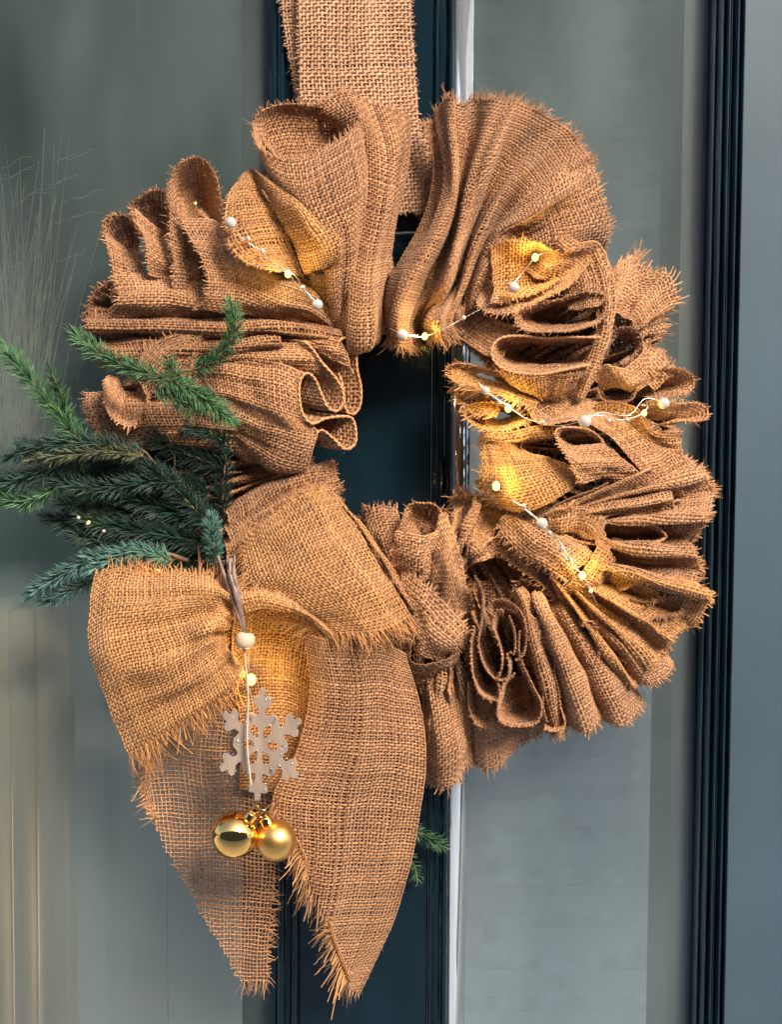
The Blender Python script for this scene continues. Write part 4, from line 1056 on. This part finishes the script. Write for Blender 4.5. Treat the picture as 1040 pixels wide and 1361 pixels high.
BW('frayed_edge', [[(368, 1062, 134), (382, 1096, 132), (398, 1134, 126), (414, 1172, 120), (430, 1212, 112), (444, 1258, 102), (462, 1306, 88)],
    [(374, 1060, 136), (388, 1094, 134), (404, 1132, 128), (420, 1170, 122), (436, 1210, 114), (450, 1256, 104), (468, 1304, 90)]], mat=Bo, fray='o', flen=26, gather=0, rough=1, fib=8, droop=1.1, tone=.05, pitch=4.5)
# left tail, loosely woven and see-through, its left side cut clean on the bias
BW('bow_tail', [[(215, 930, 110), (260, 925, 114), (310, 925, 112), (352, 945, 108)],
    [(178, 1022, 106), (242, 1000, 112), (304, 1000, 102), (366, 1016, 102)],
    [(180, 1082, 100), (246, 1066, 104), (306, 1066, 94), (371, 1082, 96)],
    [(188, 1152, 90), (250, 1150, 94), (308, 1152, 84), (366, 1160, 86)],
    [(196, 1222, 80), (254, 1224, 84), (308, 1226, 76), (360, 1228, 76)],
    [(204, 1300, 66), (258, 1304, 70), (306, 1306, 64), (357, 1304, 64)]], mat=Ta, fray='ri', flen=18, gather=.1, rough=3.5, tone=0.06, pitch=5.2, width=.38, fib=4, droop=.3,
   cut=dict(y=[0, 1040, 1082, 1152, 1222, 1302, 1340], x=[170, 180, 196, 233, 272, 318, 342], hang=(3, 7)))
# loose threads standing off its upper left edge
BW('loose_threads', [[(196, 1010, 126), (190, 1030, 126), (192, 1060, 122), (204, 1090, 118)], [(206, 1006, 125), (200, 1030, 125), (202, 1060, 121), (214, 1088, 117)]], mat=Ta, fray='o', flen=26, gather=.1, rough=1, tone=0.08, pitch=5.3, width=.46, fib=2, droop=0)
# ------------------------------------------------------------------ fir branches
def needle_mat(name, c0, c1):
    m, nt, out = new_mat(name)
    at = N(nt, 'ShaderNodeAttribute', attribute_name='tone')
    rp = N(nt, 'ShaderNodeValToRGB')
    rp.color_ramp.elements[0].color = (*c0, 1); rp.color_ramp.elements[1].color = (*c1, 1)
    nt.links.new(at.outputs['Fac'], rp.inputs[0])
    b = N(nt, 'ShaderNodeBsdfPrincipled', Roughness=0.42)
    nt.links.new(rp.outputs[0], b.inputs['Base Color'])
    nt.links.new(b.outputs[0], out.inputs[0])
    return m


M['needle'] = needle_mat('fir_green', (0.006, 0.030, 0.012), (0.095, 0.22, 0.085))
M['needle_b'] = needle_mat('fir_blue_green', (0.012, 0.042, 0.035), (0.10, 0.23, 0.18))
M['needle_d'] = needle_mat('fir_dark', (0.003, 0.012, 0.010), (0.022, 0.07, 0.042))  # near-black copy of the fir green, inner shade put into the colour
M['needle_o'] = needle_mat('fir_olive', (0.02, 0.025, 0.01), (0.09, 0.10, 0.04))
M['bark'] = simple('fir_bark', (0.13, 0.075, 0.04), 0.8, noise=0.4, nscale=200, bump=0.5, bscale=500)


def shoot(parent, path, L=20, dens=1.5, mat='needle', tone=0.5, seed=0, base=0.0):
    r = np.random.default_rng(seed + 900)
    W = P(crom(np.array(path, float), 40))
    ln = np.linalg.norm(np.diff(W, axis=0), axis=1).sum()
    mb = MB(); mb.tube(W, np.linspace(0.0011, 0.0005, 40), seg=6)
    mb.build('twig', M['bark'], parent)
    n = int(ln / U * dens * 1.9)
    t = np.sort(r.uniform(base, 1.0, n)); f = t * 39
    i = np.minimum(f.astype(int), 38); a = (f - i)[:, None]
    C = W[i] * (1 - a) + W[i + 1] * a
    T = nrmz(W[i + 1] - W[i])
    A = np.array((0.2, -0.95, 0.25)); S1 = nrmz(np.cross(T, A)); S2 = nrmz(np.cross(T, S1))
    th = r.uniform(0, 2 * np.pi, n)
    side = S1 * np.cos(th)[:, None] + S2 * np.sin(th)[:, None] * 0.75
    fw = r.normal(0.62, 0.25, n)[:, None] + 1.1 * (t[:, None] > .94)
    D = nrmz(side + T * fw + r.normal(0, .12, (n, 3)))
    l = (L * 0.92 * U) * r.uniform(0.7, 1.1, n) * np.where(t > .9, .8, 1) 
    Bv = nrmz(np.cross(D, T) + 1e-6); Nn = np.cross(D, Bv)
    k = np.array([0, .35, .8, 1.0])
    bend = r.normal(0, .06, n)
    Cc = C[:, None] + D[:, None] * (l[:, None] * k)[..., None] + T[:, None] * (l[:, None] * (k ** 2) * (0.16 + bend[:, None]))[..., None]
    w = np.array([.35, 1, .8, .12]) * 0.85 * U * r.uniform(.6, 1.3, (n, 1))
    V, F, tn = rings(Cc, np.broadcast_to(Bv[:, None], Cc.shape), np.broadcast_to(Nn[:, None], Cc.shape), w, w * .55, np.clip(r.normal(tone, .3, n), 0, 1))
    TOTAL[0] += len(F) * 2
    o = mk('needles', V, F, M[mat], parent, tone=tn); o['kind'] = 'stuff'


def branch(label, loc, wood, shoots):
    b = thing('fir_branch', label, 'fir branch', tuple(P(loc)[0]), 'fir branches tucked into the wreath')
    for path, r0, r1 in wood:
        W = P(crom(np.array(path, float), 16)); MB().tube(W, np.linspace(r0, r1, 16), seg=7).build('stem', M['bark'], b)
    for k, s in enumerate(shoots):
        shoot(b, **{**s, 'seed': hash(label) % 7 * 0 + len(label) * 17 + k})
    return b


branch('green fir branch with a raised tip at the top of the fir bunch', (258, 492, 130),
       [([(300, 545, 110), (276, 512, 140), (255, 492, 150), (215, 500, 150), (185, 505, 146)], .0016, .0009)],
       [dict(path=[(225, 505, 150), (170, 488, 150), (130, 468, 146), (96, 443, 138)], L=22, tone=.45, dens=1.9),
        dict(path=[(256, 492, 150), (286, 478, 158), (308, 450, 164), (312, 425, 166), (305, 404, 164)], L=19, tone=.55, dens=1.8),
        dict(path=[(212, 502, 152), (240, 512, 160), (272, 532, 166), (304, 556, 168)], L=24, tone=.75, dens=2.3),
        dict(path=[(205, 515, 146), (232, 528, 156), (262, 544, 160)], L=22, tone=.7, dens=1.8),
        dict(path=[(240, 500, 150), (228, 488, 156), (222, 478, 158)], L=18, tone=.5, dens=1.2)])
branch('dark broad fir branch reaching past the left edge with a woody reddish stem', (262, 690, 80),
       [([(262, 690, 70), (228, 640, 88), (198, 608, 104), (185, 596, 112), (120, 592, 108)], .0012, .0007), ([(228, 640, 88), (232, 610, 90), (222, 590, 90)], .0009, .0005)],
       [dict(path=[(110, 592, 116), (84, 560, 116), (44, 510, 118), (6, 464, 118)], L=23, tone=.6, dens=2.1),
        dict(path=[(92, 572, 110), (84, 535, 112), (68, 496, 112)], L=18, tone=.35, dens=1.6),
        dict(path=[(190, 604, 122), (130, 590, 120), (70, 592, 112), (12, 606, 104)], L=24, tone=.5, dens=2.0, mat='needle_d'),
        dict(path=[(190, 606, 130), (140, 600, 130), (96, 604, 126), (40, 612, 120)], L=17, tone=.5, dens=1.3, mat='needle_o'),
        dict(path=[(120, 600, 106), (70, 622, 100), (20, 640, 94), (-30, 636, 90)], L=26, tone=.6, dens=2.2, mat='needle_d'),
        dict(path=[(110, 610, 96), (70, 650, 92), (30, 668, 88), (-10, 650, 84)], L=22, tone=.5, dens=1.9, mat='needle'),
        dict(path=[(100, 600, 96), (66, 606, 84), (28, 590, 80)], L=20, tone=.2, dens=1.6, mat='needle_d')])
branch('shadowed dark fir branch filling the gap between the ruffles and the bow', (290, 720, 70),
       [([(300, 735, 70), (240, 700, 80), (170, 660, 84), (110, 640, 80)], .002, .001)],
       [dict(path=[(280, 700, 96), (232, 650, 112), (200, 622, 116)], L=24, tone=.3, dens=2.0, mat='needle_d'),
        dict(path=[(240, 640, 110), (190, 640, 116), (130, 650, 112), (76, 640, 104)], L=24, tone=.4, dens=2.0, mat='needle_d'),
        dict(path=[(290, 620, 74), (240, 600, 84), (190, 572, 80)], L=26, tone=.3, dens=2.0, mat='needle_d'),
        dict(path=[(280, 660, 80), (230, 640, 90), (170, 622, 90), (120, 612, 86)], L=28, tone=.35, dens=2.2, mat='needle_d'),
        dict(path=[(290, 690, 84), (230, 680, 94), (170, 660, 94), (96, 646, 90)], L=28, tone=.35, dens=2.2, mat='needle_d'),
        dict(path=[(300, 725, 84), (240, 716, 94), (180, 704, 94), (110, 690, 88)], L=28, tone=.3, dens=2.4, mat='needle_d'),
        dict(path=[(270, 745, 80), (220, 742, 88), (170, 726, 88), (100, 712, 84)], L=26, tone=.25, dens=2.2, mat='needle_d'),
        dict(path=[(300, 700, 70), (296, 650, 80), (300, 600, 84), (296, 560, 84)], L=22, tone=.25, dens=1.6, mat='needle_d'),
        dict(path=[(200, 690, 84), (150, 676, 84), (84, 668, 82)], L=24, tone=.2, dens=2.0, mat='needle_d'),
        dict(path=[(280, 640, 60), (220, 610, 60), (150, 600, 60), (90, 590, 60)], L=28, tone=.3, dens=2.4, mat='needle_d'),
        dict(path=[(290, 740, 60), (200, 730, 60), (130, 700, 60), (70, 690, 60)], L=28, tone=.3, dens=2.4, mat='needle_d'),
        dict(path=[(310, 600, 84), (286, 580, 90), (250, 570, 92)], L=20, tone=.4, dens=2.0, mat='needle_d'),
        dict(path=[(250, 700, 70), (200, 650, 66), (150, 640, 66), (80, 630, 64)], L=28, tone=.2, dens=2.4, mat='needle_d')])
branch('blue green fir branch pointing down left beside the bow loop', (215, 735, 110),
       [([(250, 745, 100), (215, 735, 114), (160, 738, 118)], .0014, .0009)],
       [dict(path=[(228, 744, 124), (186, 732, 132), (148, 742, 134), (120, 760, 132)], L=20, tone=.6, dens=2.2, mat='needle_b'),
        dict(path=[(160, 738, 118), (124, 742, 122), (82, 764, 120), (42, 788, 114)], L=20, tone=.4, dens=2.2, mat='needle_b'),
        dict(path=[(130, 770, 110), (104, 780, 112), (60, 800, 108)], L=18, tone=.3, dens=2.0, mat='needle_b')])
branch('small upright blue green fir tip just above the bow knot', (282, 745, 130), [],
       [dict(path=[(284, 752, 124), (284, 725, 136), (281, 690, 140)], L=17, tone=.75, dens=3.0, mat='needle_b')])
branch('dark green fir tip peeping out right of the bow tail against the stile', (545, 1105, 30), [],
       [dict(path=[(540, 1095, 30), (565, 1112, 30), (588, 1124, 28)], L=18, tone=.35, dens=1.6),
        dict(path=[(535, 1130, 24), (550, 1150, 24), (556, 1172, 22)], L=15, tone=.2, dens=1.0)])
branch('small fir tip showing below the gold baubles between the two bow tails', (392, 1130, 40), [],
       [dict(path=[(380, 1110, 40), (394, 1132, 40), (404, 1150, 38)], L=16, tone=.5, dens=1.6)])

# ------------------------------------------------------------------ string of pearls and warm lights
M['wire'] = simple('silver_wire', (0.62, 0.58, 0.52), 0.28, metal=0.9)
M['pearl'] = simple('pearl', (0.42, 0.36, 0.33), 0.2, coat=0.6)
M['woodbead'] = simple('cream_wooden_bead', (0.50, 0.37, 0.25), 0.5, noise=0.08)
me_, nt_, out_ = new_mat('warm_light_bulb')
em = N(nt_, 'ShaderNodeEmission', Strength=2.6); em.inputs[0].default_value = (1.0, 0.70, 0.13, 1)
nt_.links.new(em.outputs[0], out_.inputs[0]); M['bulb'] = me_

lights = thing('fairy_lights', 'thin silver wire of small warm glowing lights threaded through the wreath ruffles', 'fairy lights', tuple(P((712, 342, 120))[0]))
pearls = thing('pearl_garland', 'fine wire garland of white pearls and tiny beads lying across the wreath', 'garland', tuple(P((778, 560, 150))[0]))


def wire(parent, pts, r=0.00032, name='wire'):
    return MB().tube(P(crom(np.array(pts, float), max(8, len(pts) * 8))), r, seg=6).build(name, M['wire'], parent)


bm_b = {}
def ballobj(name, key, mat, px, rpx, parent, squash=1.0):
    if key not in bm_b:
        mb = MB().lathe([(max(1e-5, math.sin(math.pi * k / 12)), -squash * math.cos(math.pi * k / 12)) for k in range(13)], (0, 0, 0), seg=20)
        me = bpy.data.meshes.new(key); me.from_pydata([tuple(v) for v in np.concatenate(mb.V)], [], mb.F)
        me.polygons.foreach_set('use_smooth', [True] * len(me.polygons)); me.materials.append(mat); bm_b[key] = me
    o = bpy.data.objects.new(name, bm_b[key]); COL.objects.link(o)
    w = Vector(P(px)[0])
    o.parent = parent
    o.location = w - parent.location
    o.scale = (rpx * U,) * 3
    return o


BULBS = [((383, 364, 164), 5.5, 1.0), ((712, 342, 126), 5.5, 1.0), ((565, 447, 122), 5.0, .8), ((676, 543, 126), 5.5, 1.0), ((660, 646, 150), 6.5, 1.4), ((775, 765, 150), 6.0, 1.1), ((334, 903, 162), 8, 1.5), ((857, 549, 140), 4.5, .5), ((210, 760, 150), 3.5, .35), ((118, 694, 112), 2.0, .1), ((260, 270, 90), 1.8, .05)]
for px, rp, pw in BULBS:
    ballobj('bulb', 'bulb', M['bulb'], px, rp * .74, lights, 1.2)
    d = bpy.data.lights.new('bulb_glow', 'POINT'); d.energy = 0.024 * pw; d.color = (1.0, 0.72, 0.17); d.shadow_soft_size = 0.002
    lo = bpy.data.objects.new('bulb_glow', d); COL.objects.link(lo); lo.parent = lights
    w = Vector(P((px[0] + 1, px[1], px[2] + rp * .8 + 5))[0]); lo.location = w - lights.location
wire(lights, [(340, 352, 160), (364, 356, 174), (383, 364, 176), (396, 380, 160), (414, 398, 150), (430, 420, 130), (446, 440, 110)])
wire(lights, [(518, 436, 120), (540, 446, 130), (565, 447, 126), (592, 436, 130), (618, 422, 126), (640, 410, 132), (662, 396, 140)])
wire(lights, [(676, 384, 130), (696, 362, 120), (712, 342, 128), (730, 334, 118)])
wire(lights, [(640, 516, 128), (660, 530, 130), (680, 543, 132), (704, 558, 136), (736, 560, 148), (768, 554, 160), (798, 552, 158), (824, 558, 150), (850, 552, 146), (862, 540, 140), (852, 538, 136)])
wire(lights, [(640, 646, 120), (660, 648, 160), (680, 664, 146), (706, 682, 150), (726, 702, 152), (750, 738, 152), (775, 765, 160), (788, 790, 140), (796, 806, 120)])
wire(pearls, [(302, 286, 160), (308, 300, 166), (322, 316, 162), (344, 332, 160), (368, 352, 166), (392, 366, 168), (404, 384, 156), (424, 406, 154), (438, 430, 130)], .00026)
wire(pearls, [(556, 446, 124), (536, 444, 128), (524, 440, 122)], .00026)
wire(pearls, [(636, 508, 130), (645, 518, 132), (664, 532, 134), (682, 540, 130)], .00026)
wire(pearls, [(700, 556, 138), (740, 566, 150), (778, 558, 166), (800, 548, 160), (836, 552, 150), (858, 530, 142), (884, 534, 136), (902, 530, 120)], .00026)
wire(pearls, [(690, 668, 146), (706, 684, 152), (722, 696, 158), (742, 716, 152), (762, 748, 156), (786, 780, 150)], .00026)
for px, rp in (((307, 296, 172), 8.5), ((422, 405, 160), 8.5), ((535, 445, 136), 9), ((683, 382, 132), 8.5), ((778, 560, 172), 10), ((883, 536, 142), 9), ((721, 696, 164), 9), ((646, 519, 138), 6.5)):
    ballobj('pearl', 'pearl', M['pearl'], px, rp * .8, pearls)
for px in ((330, 317, 164), (349, 333, 164), (403, 382, 168), (617, 422, 132), (722, 561, 146), (810, 559, 158), (834, 558, 154), (664, 534, 140), (697, 672, 152), (731, 708, 158), (748, 729, 158), (759, 744, 158), (786, 786, 148), (116, 696, 128), (138, 706, 120), (104, 688, 126)):
    ballobj('small_bead', 'pearl', M['pearl'], px, 2.9 if px[0] > 150 else 2.2, pearls)

# ------------------------------------------------------------------ hanging ornament
M['cord'] = simple('taupe_satin_cord', (0.20, 0.13, 0.10), 0.45, noise=0.3, nscale=300)
M['gold'] = simple('polished_gold', (0.92, 0.55, 0.17), 0.06, metal=1.0)
M['gold_m'] = simple('matte_gold', (0.80, 0.46, 0.14), 0.36, metal=1.0, bump=0.1, bscale=900)
M['flake'] = simple('white_washed_wood', (0.27, 0.20, 0.15), 0.7, noise=0.35, nscale=60, bump=0.5, bscale=300, coat=0.0, stretch=(1, 1, .25))
M['gem'] = simple('silver_glitter', (0.8, 0.8, 0.82), 0.12, metal=1.0)
cord = thing('twine', 'twisted taupe cord with a frayed top hanging from the bow knot', 'cord', tuple(P((318, 770, 200))[0]))
rr = random.Random(5)
for k in range(9):
    a = rr.uniform(-1, 1)
    pts = [(300 + 14 * a, 744 + rr.uniform(-6, 16), 186 + rr.uniform(-8, 12)), (304 + 8 * a, 764, 200 + rr.uniform(-6, 8)), (312 + 6 * a, 790, 206 + rr.uniform(-4, 6)), (318 + 4 * a, 815, 206), (325 + 2 * a, 842, 204)]
    MB().tube(P(crom(np.array(pts), 20)), [0.0011 * (0.3 + 0.9 * math.sin(math.pi * min(1, (i + 1) / 20 * .9 + .1))) for i in range(20)], seg=5).build('strand', M['cord'], cord)
for dx in (-1.6, 1.6):
    wv = [(326 + dx * math.cos(t * 9 + (0 if dx < 0 else 3.1)) + t * 6, 855 + t * 190, 208 + 1.5 * math.sin(t * 9 + dx)) for t in np.linspace(0, 1, 30)]
    MB().tube(P(crom(np.array(wv), 60)), 0.0006, seg=6).build('strand', simple('pale_twine', (0.50, 0.38, 0.28), 0.6) if 'tw' not in M else M['tw'], cord)
wb = thing('wooden_bead', 'round cream wooden bead threaded on the cord below the bow knot', 'bead', tuple(P((326, 851, 210))[0]))
prof = [(0.0014, -0.0046), (0.0042, -0.0043), (0.0056, -0.0025), (0.006, 0), (0.0056, 0.0025), (0.0042, 0.0043), (0.0014, 0.0046)]
MB().lathe(prof, tuple(P((326, 851, 210))[0]), axis=(0.15, 0, 1), seg=20).build('bead_body', M['woodbead'], wb)

# snowflake outline: one sixth, turned six times, then given its thickness
sf = thing('snowflake', 'white washed wooden snowflake hanging on the cord in front of the bow', 'snowflake', tuple(P((348, 988, 198))[0]))
half = [(9.5, 5), (20, 5), (25, 8), (28, 17), (32, 25), (38, 27), (42, 22), (40, 13), (40, 7), (49, 7), (53, 14), (58, 19), (64, 17), (65, 10), (65, 6.5), (75, 5)]
half = [(x, y * (.88 if x > 15 else 1)) for x, y in half]
arm = [(x, y) for x, y in half] + [(75, 0)] + [(x, -y) for x, y in half[::-1]]
out = []
for k in range(6):
    t = rad(90 - 60 * k + 4)
    for x, y in arm[::-1] if False else arm:
        yy = -y
        out.append((x * math.cos(t) - -yy * math.sin(t) * -1 * -1, x * math.sin(t) + -yy * math.cos(t) * -1 * -1))
out = []
for k in range(6):
    t = rad(86 + 60 * k)
    for x, y in arm[::-1]:
        out.append((x * math.cos(t) - y * math.sin(t), x * math.sin(t) + y * math.cos(t)))
out = np.array(out)
q = np.concatenate([out, out[:3]])
sm = crom(np.concatenate([out, out[:1]]), 420)[:-1]
n = len(sm)
cyx, cyy = 346, 990
lay = []
shr = sm * (1 - 1.3 / (np.linalg.norm(sm, axis=1)[:, None] + 1))
for pts2, h in ((shr, 202.5), (sm, 201), (sm, 195), (shr, 193.5)):
    lay.append(P(np.stack([cyx + pts2[:, 0] * 0.80, cyy - pts2[:, 1] * 1.0, h + pts2[:, 0] * .10], -1)))
V = np.concatenate(lay)
F = [(l * n + i, l * n + (i + 1) % n, (l + 1) * n + (i + 1) % n, (l + 1) * n + i) for l in range(3) for i in range(n)]
F += [tuple(range(n))[::-1], tuple(range(3 * n, 4 * n))]
gl_ = MB()
for k in range(60):
    x_, y_ = shr[rr.randrange(n)] * rr.uniform(.9, .97)
    gl_.ball(tuple(P((cyx + x_ * .8, cyy - y_, 202.8 + x_ * .1))[0]), rr.uniform(.5, 1.1) * U, seg=6, rings=4)
gl_.build('glitter', M['gem'], sf)['kind'] = 'stuff'
mk('snowflake_body', V, F, M['flake'], sf, smooth=False)

for nm, lab, c, rp, mt, cap in (('bauble', 'small shiny mirror gold bauble hanging left below the snowflake', (312, 1110, 190), 31, M['gold'], (334, 1083)),
                           ('bauble', 'small matte satin gold bauble hanging right below the snowflake', (367, 1117, 184), 27, M['gold_m'], (352, 1088))):
    w = P(c)[0]
    b = thing(nm, lab, 'bauble', tuple(w), 'gold baubles under the snowflake')
    MB().ball(tuple(w), rp * U * .93, seg=40, rings=24).build('ball', mt, b)
    cw = P((cap[0], cap[1], c[2] + 4))[0]
    ax = nrmz(cw - w)
    st = w + ax * rp * U * .88
    MB().lathe([(0.0001, 0), (0.0042, 0), (0.0044, 0.0008), (0.0040, 0.0012), (0.0040, 0.0042), (0.0036, 0.005), (0.0001, 0.0052)], tuple(st), axis=tuple(ax), seg=16).build('cap', M['gold'], b)
    t = np.linspace(0, 2 * np.pi, 17)
    ct = st + ax * 0.0075
    sdv = nrmz(np.cross(ax, (0, 1, 0)))
    MB().tube(ct + 0.0026 * (np.cos(t)[:, None] * ax + np.sin(t)[:, None] * sdv), 0.0004, seg=5, cap=False).build('ring', M['gold'], b)
print('tris', TOTAL[0])
